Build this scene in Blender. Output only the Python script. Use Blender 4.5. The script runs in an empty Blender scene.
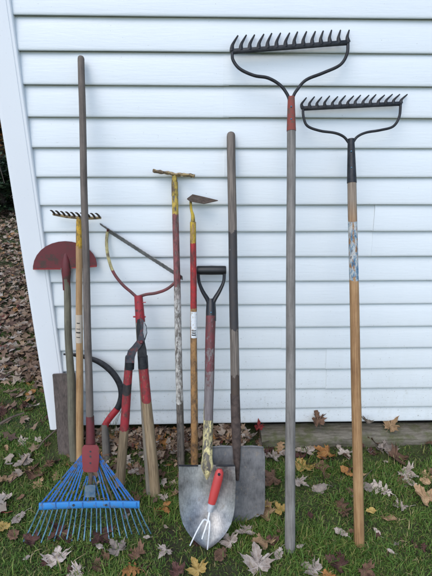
import bpy, bmesh, math, random
import numpy as np
from mathutils import Vector, Matrix
random.seed(7); rng = np.random.default_rng(7)
sc = bpy.context.scene
col = sc.collection
R = math.radians

# ------------------------------------------------------------------ camera
FPX = 432.0                                   # focal length in photo pixels (photo 432 x 576)
PITCH, YAW, ROLL = .3592, .0267, .0028
CAM = Vector((0.0, -1.6373, 1.3684))
_cy, _sy, _cp, _sp = math.cos(YAW), math.sin(YAW), math.cos(PITCH), math.sin(PITCH)
FW = Vector((_sy*_cp, _cy*_cp, -_sp)); _r0 = Vector((_cy, -_sy, 0)); _u0 = _r0.cross(FW)
RT = _r0*math.cos(ROLL) + _u0*math.sin(ROLL); UP = RT.cross(FW)
cd = bpy.data.cameras.new('camera'); cam = bpy.data.objects.new('camera', cd); col.objects.link(cam)
M = Matrix((RT, UP, -FW)).transposed().to_4x4(); M.translation = CAM; cam.matrix_world = M
cd.sensor_fit = 'VERTICAL'; cd.sensor_height = 36; cd.lens = 36*FPX/576
cd.clip_start = .05; cd.clip_end = 2000
sc.camera = cam

# ------------------------------------------------------------------ sky, sun, exposure
SUN_EL, SUN_AZ = R(52), R(205)                # azimuth clockwise from +Y (the wall faces -Y)
w = bpy.data.worlds.new('World'); sc.world = w; w.use_nodes = True
nt = w.node_tree; nt.nodes.clear()
sky = nt.nodes.new('ShaderNodeTexSky'); sky.sky_type = 'NISHITA'; sky.sun_disc = False
sky.sun_elevation = SUN_EL; sky.sun_rotation = SUN_AZ; sky.air_density = 1.0; sky.dust_density = 1.0; sky.ozone_density = .7
bg = nt.nodes.new('ShaderNodeBackground'); bg.inputs[1].default_value = .145
wo = nt.nodes.new('ShaderNodeOutputWorld')
nt.links.new(sky.outputs[0], bg.inputs[0]); nt.links.new(bg.outputs[0], wo.inputs[0])
sl = bpy.data.lights.new('sun', 'SUN'); sl.energy = .75; sl.angle = R(48); sl.color = (1, .95, .88)
so = bpy.data.objects.new('sun', sl); col.objects.link(so)
sd = Vector((math.sin(SUN_AZ)*math.cos(SUN_EL), math.cos(SUN_AZ)*math.cos(SUN_EL), math.sin(SUN_EL)))
so.rotation_euler = (-sd).to_track_quat('-Z', 'Y').to_euler()
sc.view_settings.view_transform = 'Standard'; sc.view_settings.look = 'None'
sc.view_settings.gamma = 1; sc.view_settings.use_curve_mapping = False
sc.view_settings.exposure = .90
sc.render.engine = 'CYCLES'
sc.render.resolution_x, sc.render.resolution_y = 768, 1024

# ------------------------------------------------------------------ measuring helpers
LAP = .1016; Z0 = 1.70                        # siding exposure, height of the first lap line in view
def sstep(a, b, x):
    t = min(1, max(0, (x-a)/(b-a))); return t*t*(3-2*t)
def hgt(x, y):
    """ground height (metres)"""
    bank = .055*sstep(-.24, -.02, y)*(1-sstep(.12, .3, x)) if y < .1 else .055*(1-sstep(.12, .3, x))
    lump = .006*math.sin(x*7.1+1.3)*math.cos(y*8.3+.4) + .004*math.sin(x*15+y*11)
    return bank + lump + .22*sstep(1.0, 7, y)
def ray(px, py): return FW*FPX + RT*(px-216) - UP*(py-288)
def onwall(px, py, Y=0.0):
    d = ray(px, py); return CAM + d*((Y-CAM.y)/d.y)
def onground(px, py, lift=0.0):
    d = ray(px, py); z = 0
    for _ in range(8):
        p = CAM + d*((z+lift-CAM.z)/d.z); z = .5*z+.5*hgt(p.x, p.y)
    return p
def pxm(p): return FPX/((Vector(p)-CAM).dot(FW))      # photo pixels per metre at a point
class Lean:
    """the plane in which a leaning tool lies: foot on the ground, head at the wall"""
    def __init__(s, foot, top, sink=.0):
        s.a = Vector(foot); s.b = Vector(top); s.ax = (s.b-s.a).normalized()
        s.n = Vector((1, 0, 0)).cross(s.ax).normalized()
        if s.n.y > 0: s.n = -s.n
        s.x = s.ax.cross(s.n).normalized()
        if s.x.x < 0: s.x = -s.x
    def __call__(s, px, py, off=0.0):
        d = ray(px, py); q = s.a + s.n*off
        return CAM + d*((q-CAM).dot(s.n)/d.dot(s.n))
    def w(s, px, py, width): return width/2/pxm(s(px, py))

# ------------------------------------------------------------------ object helpers
def tag(o, label=None, cat=None, group=None, kind=None):
    if label: o['label'] = label
    if cat: o['category'] = cat
    if group: o['group'] = group
    if kind: o['kind'] = kind
    return o
def thing(name, loc, label, cat, group=None):
    o = bpy.data.objects.new(name, None); col.objects.link(o); o.location = loc; o.empty_display_size = .05
    return tag(o, label, cat, group)
def root_of(o):
    p = Vector((0, 0, 0))
    while o: p += o.location; o = o.parent
    return p
class MB:
    def __init__(s): s.v = []; s.f = []; s.sm = []; s.c = []
    def add(s, vs, fs, smooth=True, co=None):
        b = len(s.v); s.c += [tuple(q) for q in (co if co else vs)]; s.v += [tuple(v) for v in vs]; s.f += [tuple(i+b for i in f) for f in fs]; s.sm += [smooth]*len(fs); return s
    def box(s, c, d, ax=None):
        c = Vector(c); X, Y, Z = ax or (Vector((1,0,0)), Vector((0,1,0)), Vector((0,0,1)))
        vs = [c+X*(i*d[0]/2)+Y*(j*d[1]/2)+Z*(k*d[2]/2) for i in (-1,1) for j in (-1,1) for k in (-1,1)]
        return s.add(vs, [(0,1,3,2),(4,6,7,5),(0,4,5,1),(2,3,7,6),(0,2,6,4),(1,5,7,3)], False)
    def tube(s, pts, rad, n=12, flat=1.0, nrm=None, cap=True, jit=0.0):
        """sweep along pts; rad = number or list; flat scales the cross section along nrm"""
        pts = [Vector(p) for p in pts]; m = len(pts)
        if not hasattr(rad, '__len__'): rad = [rad]*m
        co = []; run = 0.0; seed = random.uniform(0, 9)
        vs = []; nn = Vector(nrm) if nrm is not None else Vector((0, -1, 0.13))
        for i, p in enumerate(pts):
            if i: run += (p-pts[i-1]).length
            t = (pts[min(i+1, m-1)]-pts[max(i-1, 0)]).normalized()
            u = nn - t*nn.dot(t)
            if u.length < 1e-3: u = Vector((0, 0, 1)) - t*t.z
            u.normalize(); v = t.cross(u)
            for k in range(n):
                a = 2*math.pi*k/n; rr = rad[i]*(1+jit*random.uniform(-1, 1))
                vs.append(p + u*math.cos(a)*rr*flat + v*math.sin(a)*rr); co.append((math.cos(a)*rad[0]*.9+seed, math.sin(a)*rad[0]*.9, run))
        fs = [(i*n+k, i*n+(k+1)%n, (i+1)*n+(k+1)%n, (i+1)*n+k) for i in range(m-1) for k in range(n)]
        b = len(vs)
        if cap:
            fs += [tuple(range(n))[::-1], tuple(range((m-1)*n, m*n))]
        return s.add(vs, fs, True, co)
    def ball(s, c, r, seg=10, sc=(1, 1, 1)):
        vs = []; fs = []; c = Vector(c)
        for i in range(seg+1):
            th = math.pi*i/seg
            for k in range(seg):
                a = 2*math.pi*k/seg
                vs.append(c+Vector((math.sin(th)*math.cos(a)*r*sc[0], math.sin(th)*math.sin(a)*r*sc[1], math.cos(th)*r*sc[2])))
        for i in range(seg):
            for k in range(seg): fs.append((i*seg+k, i*seg+(k+1)%seg, (i+1)*seg+(k+1)%seg, (i+1)*seg+k))
        return s.add(vs, fs)
    def sheet(s, grid, nrm, th):
        """grid[i][j] of points -> a plate of thickness th"""
        r, c = len(grid), len(grid[0]); nrm = Vector(nrm)
        vs = [Vector(p)+nrm*th/2 for row in grid for p in row] + [Vector(p)-nrm*th/2 for row in grid for p in row]
        N = r*c; fs = []
        for i in range(r-1):
            for j in range(c-1):
                a = i*c+j; fs.append((a, a+1, a+c+1, a+c)); fs.append((N+a, N+a+c, N+a+c+1, N+a+1))
        for j in range(c-1):
            fs.append((j+1, j, N+j, N+j+1)); a = (r-1)*c+j; fs.append((a, a+1, N+a+1, N+a))
        for i in range(r-1):
            a = i*c; fs.append((a, a+c, N+a+c, N+a)); a = i*c+c-1; fs.append((a+c, a, N+a, N+a+c))
        return s.add(vs, fs)
    def build(s, name, mat, parent=None, origin=None, fix=True, smooth_angle=True):
        off = root_of(parent) if parent else Vector(origin or (0, 0, 0))
        me = bpy.data.meshes.new(name); me.from_pydata([tuple(Vector(v)-off) for v in s.v], [], s.f)
        me.polygons.foreach_set('use_smooth', s.sm)
        if len(s.c) == len(s.v):
            ga = me.attributes.new('grain', 'FLOAT_VECTOR', 'POINT'); ga.data.foreach_set('vector', [q for v in s.c for q in v])
        if fix:
            bm = bmesh.new(); bm.from_mesh(me); bmesh.ops.recalc_face_normals(bm, faces=bm.faces)
            for e in bm.edges:
                if len(e.link_faces) == 2 and e.calc_face_angle(0) > .75: e.smooth = False
            bm.to_mesh(me); bm.free()
        me.update()
        o = bpy.data.objects.new(name, me); col.objects.link(o)
        if mat: me.materials.append(mat)
        if parent: o.parent = parent
        else: o.location = off
        return o
def curve(pts, n=6):
    """Catmull-Rom through points"""
    P = [Vector(p) for p in pts]; P = [P[0]*2-P[1]] + P + [P[-1]*2-P[-2]]; out = []
    for i in range(1, len(P)-2):
        for k in range(n):
            t = k/n; a, b, c, d = P[i-1:i+3]
            out.append(.5*((2*b)+(c-a)*t+(2*a-5*b+4*c-d)*t*t+(3*b-a-3*c+d)*t**3))
    out.append(P[-2]); return out
def line(a, b, n): a = Vector(a); b = Vector(b); return [a.lerp(b, i/n) for i in range(n+1)]

# ------------------------------------------------------------------ materials
def newmat(name):
    m = bpy.data.materials.new(name); m.use_nodes = True; n = m.node_tree.nodes; n.clear()
    o = n.new('ShaderNodeOutputMaterial'); b = n.new('ShaderNodeBsdfPrincipled'); m.node_tree.links.new(b.outputs[0], o.inputs[0])
    return m, m.node_tree, b
def ramp(nt, fac, stops, interp='LINEAR'):
    r = nt.nodes.new('ShaderNodeValToRGB'); cr = r.color_ramp; cr.interpolation = interp
    while len(cr.elements) > 1: cr.elements.remove(cr.elements[-1])
    for i, (p, c) in enumerate(stops):
        e = cr.elements[0] if i == 0 else cr.elements.new(p)
        e.position = p; e.color = (*c, 1) if len(c) == 3 else c
    nt.links.new(fac, r.inputs[0]); return r.outputs[0]
def coords(nt, scale=(1, 1, 1), kind='Object'):
    t = nt.nodes.new('ShaderNodeTexCoord'); m = nt.nodes.new('ShaderNodeMapping'); m.inputs['Scale'].default_value = scale
    nt.links.new(t.outputs[kind], m.inputs[0]); return m.outputs[0]
def gcoords(nt, scale=(1, 1, 1)):
    t = nt.nodes.new('ShaderNodeAttribute'); t.attribute_name = 'grain'; m = nt.nodes.new('ShaderNodeMapping'); m.inputs['Scale'].default_value = scale
    nt.links.new(t.outputs['Vector'], m.inputs[0]); return m.outputs[0]
def noise(nt, vec, scale, detail=6, rough=.6):
    n = nt.nodes.new('ShaderNodeTexNoise'); n.inputs['Scale'].default_value = scale; n.inputs['Detail'].default_value = detail
    n.inputs['Roughness'].default_value = rough; nt.links.new(vec, n.inputs['Vector']); return n.outputs['Fac']
def math_(nt, op, a, b=None, c=None, clamp=False):
    n = nt.nodes.new('ShaderNodeMath'); n.operation = op; n.use_clamp = clamp
    for i, x in enumerate((a, b, c)):
        if x is None: continue
        if isinstance(x, (int, float)): n.inputs[i].default_value = x
        else: nt.links.new(x, n.inputs[i])
    return n.outputs[0]
def mix(nt, fac, a, b, mode='MIX'):
    n = nt.nodes.new('ShaderNodeMix'); n.data_type = 'RGBA'; n.blend_type = mode
    for s, x in ((n.inputs[0], fac), (n.inputs[6], a), (n.inputs[7], b)):
        if isinstance(x, (int, float)): s.default_value = x
        elif isinstance(x, tuple): s.default_value = (*x, 1)
        else: nt.links.new(x, s)
    return n.outputs[2]
def bump(nt, b, h, strength=.3, dist=.002):
    n = nt.nodes.new('ShaderNodeBump'); n.inputs['Strength'].default_value = strength; n.inputs['Distance'].default_value = dist
    nt.links.new(h, n.inputs['Height']); nt.links.new(n.outputs[0], b.inputs['Normal'])
def wood(name, dark, light, rough=.8, grain=1.0):
    m, nt, b = newmat(name)
    g = noise(nt, gcoords(nt, (1, 1, .03)), 300*grain, 5, .65); l = noise(nt, gcoords(nt, (1, 1, .6)), 16, 5, .65)
    f = math_(nt, 'ADD', math_(nt, 'MULTIPLY', g, .62), math_(nt, 'MULTIPLY', l, .46))
    c = ramp(nt, f, [(.36, dark), (.52, tuple((a+q)/2 for a, q in zip(dark, light))), (.68, light)])
    st = math_(nt, 'MULTIPLY', math_(nt, 'SUBTRACT', noise(nt, gcoords(nt, (1, 1, .35)), 34, 7, .75), .58), 7, clamp=True)
    c = mix(nt, math_(nt, 'MULTIPLY', st, .6), c, tuple(q*.6 for q in dark))
    nt.links.new(c, b.inputs['Base Color']); b.inputs['Roughness'].default_value = rough; bump(nt, b, g, .6, .0015); return m
def worn(name, zs, wood_d, wood_l, rough=.6, edge=.012, fine=90.0, metal=0.0):
    """paint bands along the height of a part: zs = [(z, paint colour, coverage 0..1)] from low to high (metres above the
    thing's foot); where the paint has gone the wood or rust below shows"""
    m, nt, b = newmat(name)
    t = coords(nt); sep = nt.nodes.new('ShaderNodeSeparateXYZ'); nt.links.new(t, sep.inputs[0])
    wob = math_(nt, 'MULTIPLY', math_(nt, 'SUBTRACT', noise(nt, t, 60, 4), .5), edge*4)
    z = math_(nt, 'DIVIDE', math_(nt, 'ADD', sep.outputs[2], wob), 2.0)
    st = []; sv = []
    for i, (zz, c, k) in enumerate(zs):
        p = max(0, min(1, zz/2)); st.append((p, c)); sv.append((p, (k, k, k)))
    pc = ramp(nt, z, st, 'CONSTANT'); pk = ramp(nt, z, sv, 'CONSTANT')
    g = noise(nt, gcoords(nt, (1, 1, .035)), 280, 5, .65)
    wc = ramp(nt, g, [(.38, wood_d), (.62, wood_l)])
    fl = noise(nt, gcoords(nt, (1, 1, .4)), fine, 7, .72)
    fac = math_(nt, 'MULTIPLY', math_(nt, 'SUBTRACT', fl, math_(nt, 'SUBTRACT', .78, math_(nt, 'MULTIPLY', pk, .56))), 14, clamp=True)
    pv = mix(nt, ramp(nt, noise(nt, gcoords(nt, (1, 1, .5)), 55, 7, .75), [(.42, (.06,)*3), (.62, (.85,)*3)]), pc, (.05, .038, .032))
    c = mix(nt, fac, wc, pv)
    nt.links.new(c, b.inputs['Base Color']); b.inputs['Roughness'].default_value = rough
    bump(nt, b, math_(nt, 'ADD', g, math_(nt, 'MULTIPLY', fac, .8)), .5, .0012); return m
def metal(name, c1, c2, rough=(.35, .6), met=.8, scale=40, spots=None, thr=.62, bmp=.25):
    m, nt, b = newmat(name); t = coords(nt)
    n1 = noise(nt, t, scale, 8, .65); c = ramp(nt, n1, [(.35, c1), (.65, c2)])
    mm = met
    if spots:
        k = math_(nt, 'MULTIPLY', math_(nt, 'SUBTRACT', noise(nt, t, scale*1.7, 7, .7), thr), 12, clamp=True)
        c = mix(nt, k, c, spots); mm = math_(nt, 'MULTIPLY', math_(nt, 'SUBTRACT', 1.0, k), met)
        nt.links.new(mm, b.inputs['Metallic'])
    else: b.inputs['Metallic'].default_value = met
    nt.links.new(c, b.inputs['Base Color'])
    rr = nt.nodes.new('ShaderNodeMapRange'); rr.inputs[3].default_value, rr.inputs[4].default_value = rough
    nt.links.new(noise(nt, t, scale*.6, 5), rr.inputs[0]); nt.links.new(rr.outputs[0], b.inputs['Roughness'])
    bump(nt, b, n1, bmp, .001); return m
def paint(name, c, rough=.5, wear=(.05, .035, .03), amt=.6, scale=45):
    m, nt, b = newmat(name); t = coords(nt); n1 = noise(nt, t, scale, 7, .7)
    k = math_(nt, 'MULTIPLY', math_(nt, 'SUBTRACT', n1, amt), 10, clamp=True)
    v = mix(nt, noise(nt, t, 12, 3), tuple(x*.75 for x in c), tuple(min(1, x*1.15) for x in c))
    nt.links.new(mix(nt, k, v, wear), b.inputs['Base Color']); b.inputs['Roughness'].default_value = rough
    bump(nt, b, n1, .3, .001); return m

MT = {}
def used_steel(name, dark, light, dirt, dirt_amt, met, rough):
    m, nt, b = newmat(name); t = coords(nt)
    sc_ = noise(nt, coords(nt, (1, .3, .05)), 420, 4, .7); sc2 = noise(nt, coords(nt, (.08, .3, 1)), 300, 3, .7); big = noise(nt, t, 13, 8, .7)
    f = math_(nt, 'ADD', math_(nt, 'MULTIPLY', sc_, .28), math_(nt, 'ADD', math_(nt, 'MULTIPLY', sc2, .04), math_(nt, 'MULTIPLY', big, .68)))
    c = ramp(nt, f, [(.38, dark), (.60, light)])
    d = math_(nt, 'MULTIPLY', math_(nt, 'SUBTRACT', noise(nt, t, 38, 9, .8), dirt_amt), 9, clamp=True)
    c = mix(nt, math_(nt, 'MULTIPLY', d, .75), c, dirt)
    nt.links.new(c, b.inputs['Base Color']); nt.links.new(math_(nt, 'MULTIPLY', math_(nt, 'SUBTRACT', 1, d), met), b.inputs['Metallic'])
    nt.links.new(math_(nt, 'ADD', rough, math_(nt, 'MULTIPLY', big, .3)), b.inputs['Roughness']); bump(nt, b, f, .5, .0012); return m
MT['black_iron'] = metal('black_iron', (.012, .013, .015), (.035, .036, .04), (.4, .65), .4, 60)
MT['rust_iron'] = metal('rust_iron', (.05, .035, .025), (.12, .09, .07), (.6, .9), .2, 60, (.11, .05, .02), .58)
MT['blade_steel'] = used_steel('scratched_blade_steel', (.15, .148, .145), (.46, .445, .42), (.17, .13, .085), .555, .85, .26)
MT['grey_steel'] = used_steel('dull_dirty_steel', (.09, .09, .094), (.23, .225, .225), (.26, .20, .135), .56, .5, .45)
MT['yellow_rust'] = paint('worn_yellow_rust', (.34, .25, .12), .85, (.10, .07, .045), .47, 70)
MT['maroon'] = paint('maroon_paint', (.125, .02, .024), .6, (.06, .028, .022), .51, 32)
MT['red'] = paint('red_paint', (.33, .02, .028), .5, (.07, .025, .025), .54, 60)
MT['black_plastic'] = paint('black_plastic', (.012, .013, .015), .42, (.05, .05, .05), .74)
MT['blue'] = paint('blue_paint', (.02, .13, .42), .55, (.10, .085, .075), .50, 50)
MT['tine_steel'] = metal('green_grey_spring_steel', (.06, .15, .22), (.14, .27, .36), (.4, .7), .5, 70, (.10, .06, .04), .6)

# siding
m, nt, b = newmat('white_vinyl_siding'); t = coords(nt)
sep = nt.nodes.new('ShaderNodeSeparateXYZ'); nt.links.new(t, sep.inputs[0])
low = math_(nt, 'SUBTRACT', 1.0, math_(nt, 'DIVIDE', sep.outputs[2], .75), clamp=True)
sm_ = noise(nt, t, 6, 6, .6)
streak = noise(nt, coords(nt, (1, 1, .15)), 30, 5, .6)
spk = math_(nt, 'MULTIPLY', math_(nt, 'SUBTRACT', noise(nt, t, 130, 3, .7), math_(nt, 'SUBTRACT', .70, math_(nt, 'MULTIPLY', low, .085))), 14, clamp=True)
base = mix(nt, math_(nt, 'MULTIPLY', sm_, .35), (.78, .82, .835), (.66, .71, .73))
base = mix(nt, math_(nt, 'MULTIPLY', math_(nt, 'MULTIPLY', streak, low), .5), base, (.50, .52, .46))
spl = math_(nt, 'MULTIPLY', math_(nt, 'SUBTRACT', noise(nt, coords(nt, (1, 1, .7)), 34, 8, .8), math_(nt, 'SUBTRACT', .76, math_(nt, 'MULTIPLY', low, .24))), 9, clamp=True)
base = mix(nt, math_(nt, 'MULTIPLY', spl, .5), base, (.42, .42, .33))
base = mix(nt, math_(nt, 'MULTIPLY', spk, .7), base, (.16, .15, .12))
nt.links.new(base, b.inputs['Base Color']); b.inputs['Roughness'].default_value = .42
bump(nt, b, math_(nt, 'ADD', noise(nt, coords(nt, (.10, 1, 1)), 130, 6, .7), noise(nt, coords(nt), 5, 3)), .4, .002)
MT['siding'] = m
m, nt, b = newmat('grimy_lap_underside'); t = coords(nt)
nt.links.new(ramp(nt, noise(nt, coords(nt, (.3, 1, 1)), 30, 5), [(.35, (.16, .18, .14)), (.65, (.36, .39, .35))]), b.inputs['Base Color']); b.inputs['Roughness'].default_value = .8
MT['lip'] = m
m, nt, b = newmat('white_trim_vinyl'); t = coords(nt)
c = mix(nt, math_(nt, 'MULTIPLY', noise(nt, t, 7, 5), .4), (.80, .82, .84), (.70, .72, .74))
c = mix(nt, math_(nt, 'MULTIPLY', math_(nt, 'MULTIPLY', math_(nt, 'SUBTRACT', noise(nt, t, 120, 5, .75), .64), 12, clamp=True), .5), c, (.35, .34, .3))
nt.links.new(c, b.inputs['Base Color']); b.inputs['Roughness'].default_value = .35
bump(nt, b, noise(nt, coords(nt, (1, 1, .2)), 25, 4), .15, .002); MT['trim'] = m
# mossy timber
m, nt, b = newmat('mossy_timber'); t = coords(nt)
g = noise(nt, coords(nt, (.14, 1, 1)), 90, 8, .75)
wc = ramp(nt, g, [(.35, (.085, .07, .05)), (.65, (.24, .215, .165))])
k = math_(nt, 'MULTIPLY', math_(nt, 'SUBTRACT', noise(nt, t, 14, 7, .7), .45), 6, clamp=True)
nt.links.new(mix(nt, math_(nt, 'MULTIPLY', k, .75), wc, (.075, .085, .022)), b.inputs['Base Color']); b.inputs['Roughness'].default_value = .95
bump(nt, b, math_(nt, 'ADD', g, noise(nt, t, 40, 6)), .8, .004); MT['timber'] = m
# soil
m, nt, b = newmat('lawn_soil_and_moss'); t = coords(nt)
n1 = noise(nt, t, 4, 8, .65); n2 = noise(nt, t, 60, 8, .75)
f = math_(nt, 'ADD', math_(nt, 'MULTIPLY', n1, .6), math_(nt, 'MULTIPLY', n2, .4))
c = ramp(nt, f, [(.36, (.03, .024, .013)), (.45, (.05, .05, .018)), (.53, (.07, .095, .02)), (.66, (.12, .14, .035))])
nt.links.new(c, b.inputs['Base Color']); b.inputs['Roughness'].default_value = 1
bump(nt, b, n2, 1, .02); MT['soil'] = m
def attr_mat(name, rough=.75, trans=.0, spec=.3):
    m, nt, b = newmat(name); a = nt.nodes.new('ShaderNodeAttribute'); a.attribute_name = 'tint'
    nz = noise(nt, coords(nt), 90, 5, .7)
    c = mix(nt, .55, a.outputs[0], mix(nt, nz, (.25, .2, .18), (1.5, 1.5, 1.5)), 'MULTIPLY')
    nt.links.new(c, b.inputs['Base Color']); b.inputs['Roughness'].default_value = rough
    b.inputs['Specular IOR Level'].default_value = spec
    return m
MT['grass'] = attr_mat('grass_blades', .6); MT['litter'] = attr_mat('leaf_litter', .8)
MT['foliage'] = attr_mat('evergreen_foliage', .6)

# ------------------------------------------------------------------ ground
def axis_coords(lo, hi, fine, step):
    a = list(np.arange(fine[0], fine[1]+1e-6, step)); s = step
    x = a[-1]
    while x < hi: s *= 1.35; x += s; a.append(min(x, hi))
    s = step; x = a[0]
    while x > lo: s *= 1.35; x -= s; a.insert(0, max(x, lo))
    return a
xs = axis_coords(-600, 600, (-3.2, 1.8), .04); ys = axis_coords(-600, 600, (-2.0, 2.6), .04)
g = MB(); nx = len(xs)
g.v = [(x, y, (hgt(x, y)+random.uniform(-.004, .004)) if abs(x) < 10 and abs(y) < 12 else (.275 if y > 0 else 0.0)) for y in ys for x in xs]
g.f = [(j*nx+i, j*nx+i+1, (j+1)*nx+i+1, (j+1)*nx+i) for j in range(len(ys)-1) for i in range(nx-1)]
g.sm = [True]*len(g.f)
tag(g.build('ground', MT['soil'], fix=False), kind='structure')

# ------------------------------------------------------------------ house wall
XI, XO = -6.008*LAP, -6.911*LAP               # inner and outer edge of the corner trim
XR = 2.6; YB = 3.4; ZT = Z0+9*LAP; ZB = Z0-15.75*LAP
house = thing('house_wall', (XI, 0, 0), 'white vinyl clapboard house wall with a wide corner post, behind all the tools', 'wall')
LIP = .0150
seams = {6: 378, 7: 375.8, 4: 229, 5: 241, 1: 229, 2: 229, 10: 286, 11: 286, 12: 330, 13: 330}
sid = MB(); lips = MB()
for k in range(-9, 16):
    zt = Z0-k*LAP; zb = max(Z0-(k+1)*LAP, ZB)
    prof = [(.001, zt+.004), (-.0005, zt-.004), (-.0030, zt-.010), (-.0080, zt-.035), (-.0125, (zt+zb)/2-.015), (-LIP+.0002, zb+.010), (-LIP, zb+.0035), (-LIP+.0012, zb+.0008), (-LIP+.0035, zb)]
    xa = XI-.01; segs = []
    if k in seams:
        xm = onwall(seams[k], 288-0, 0).x if False else onwall(seams[k], {6: 218, 7: 244, 4: 165, 5: 190, 1: 70, 2: 100, 10: 315, 11: 335, 12: 355, 13: 377}[k]).x
        segs = [(xa, xm, 0), (xm-.02, XR, -.0028)] if True else []
    else: segs = [(xa, XR, 0)]
    for (x0, x1, o) in segs:
        nseg = max(2, int((x1-x0)/.12)); ph = random.uniform(0, 6)
        grid = []
        for j, (y, z) in enumerate(prof):
            row = []
            for i in range(nseg+1):
                x = x0+(x1-x0)*i/nseg
                wv = .0007*math.sin(x*5.3+ph)+.0004*math.sin(x*13+ph*2)
                row.append((x, y+o+(0 if j < 1 else wv), z+(.0006*math.sin(x*3+ph) if j > 4 else 0)))
            grid.append(row)
        vs = [p for r_ in grid for p in r_]; c_ = nseg+1
        sid.add(vs, [(a*c_+i, a*c_+i+1, (a+1)*c_+i+1, (a+1)*c_+i) for a in range(len(prof)-1) for i in range(nseg)])
        # returned underside of the lap
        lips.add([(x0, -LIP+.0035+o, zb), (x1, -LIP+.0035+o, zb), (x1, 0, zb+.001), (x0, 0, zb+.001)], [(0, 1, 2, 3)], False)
        if o: # cut end of the overlapping panel
            sid.add([(x0, y+o, z) for y, z in prof]+[(x0, y+.0002, z) for y, z in prof], [(a, a+1, a+1+len(prof), a+len(prof)) for a in range(len(prof)-1)], False)
# side wall laps, running back from the corner
for k in range(-9, 16):
    zt = Z0-k*LAP; zb = max(Z0-(k+1)*LAP, ZB)
    x0 = XO+.018
    sid.add([(x0+.002, .07, zt), (x0+.002, YB, zt), (x0-LIP, YB, zb), (x0-LIP, .07, zb), (x0, .07, zb), (x0, YB, zb)], [(0, 1, 2, 3), (3, 2, 5, 4)], False)
sid.build('siding', MT['siding'], house, fix=False)
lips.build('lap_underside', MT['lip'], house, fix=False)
# corner trim: an L of vinyl with softened edges and thin inner flange
tr = MB(); yF = -.024
pr = [(XI, 0), (XI, yF+.003), (XI-.003, yF), (XI-.012, yF-.0005), (XI-.0125, yF-.002), (XO+.013, yF-.002), (XO+.004, yF-.001), (XO, yF+.003),
      (XO-.0005, .055), (XO+.002, .062), (XO+.022, .064), (XO+.022, 0)]
n = len(pr); vs = [(x, y, z) for z in (ZB-.012, ZT) for x, y in pr]
tr.add(vs, [(i, (i+1) % n, n+(i+1) % n, n+i) for i in range(n)]+[tuple(range(n)), tuple(range(n, 2*n))], False)
tr.build('corner_trim', MT['trim'], house)
core = MB(); core.box(((XI+XR)/2+.01, YB/2+.002, (ZT+ZB)/2+.005), (XR-XI-.05, YB-.004, ZT-ZB-.02))
core.build('sheathing', MT['trim'], house)
fd = MB(); fd.box(((XI+XR)/2, YB/2+.03, ZB/2-.08), (XR-XI-.04, YB-.1, ZB+.17))
m, nt, b = newmat('dark_foundation'); nt.links.new(ramp(nt, noise(nt, coords(nt), 20, 6), [(.3, (.03, .03, .027)), (.7, (.09, .085, .075))]), b.inputs['Base Color']); b.inputs['Roughness'].default_value = .95
fd.build('foundation', m, house)

# mossy timber lying along the foot of the wall on the right
bl = MB(); X0 = onwall(262, 436, -.06).x; zt = .052; rows = []
prof = [(.03, -.06), (.03, zt+.004), (-.015, zt), (-.052, zt-.004), (-.062, zt-.014), (-.065, .0), (-.065, -.06)]
N = 60; vs = []
for i in range(N+1):
    x = X0+(2.5-X0)*i/N
    for j, (y, z) in enumerate(prof): vs.append((x, y+random.uniform(-.0015, .0015)*(0 < j < 6)+.003*math.sin(x*4), z+random.uniform(-.0015, .0015)*(0 < j < 6)))
q = len(prof)
bl.add(vs, [(i*q+j, i*q+j+1, (i+1)*q+j+1, (i+1)*q+j) for i in range(N) for j in range(q-1)]+[tuple(range(q)), tuple(range(N*q, N*q+q))])
tb = bl.build('timber_edging', MT['timber'], origin=(X0, 0, 0)); tag(tb, 'mossy grey timber lying along the foot of the white wall at the right', 'timber')

# ------------------------------------------------------------------ tool helpers
def shaft(mb, L, p0, p1, w0, w1, n=14, off=0.0, wob=.0005, segs=14, round_end=False, jit=.0):
    a = L(*p0, off); b_ = L(*p1, off); pts = line(a, b_, segs); r0 = w0/2/pxm(a); r1 = w1/2/pxm(b_)
    ph = random.uniform(0, 6)
    for i, p in enumerate(pts):
        if 0 < i < segs: p += L.x*wob*math.sin(i*.9+ph)
    rad = [r0+(r1-r0)*i/segs for i in range(segs+1)]
    if round_end:
        d = (pts[-1]-pts[-2]).normalized(); e = pts[-1]
        for q_, rr in ((.45, .92), (.8, .66), (.98, .25)): pts.append(e+d*r1*q_); rad.append(r1*rr)
    mb.tube(pts, rad, n, jit=jit); return mb
def footz(L): return L.a.z
def zof(L, px, py): return L(px, py).z - L.a.z
def foot(px, py, sink=.012):
    p = onground(px, py); d = ray(px, py).normalized(); return p

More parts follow.
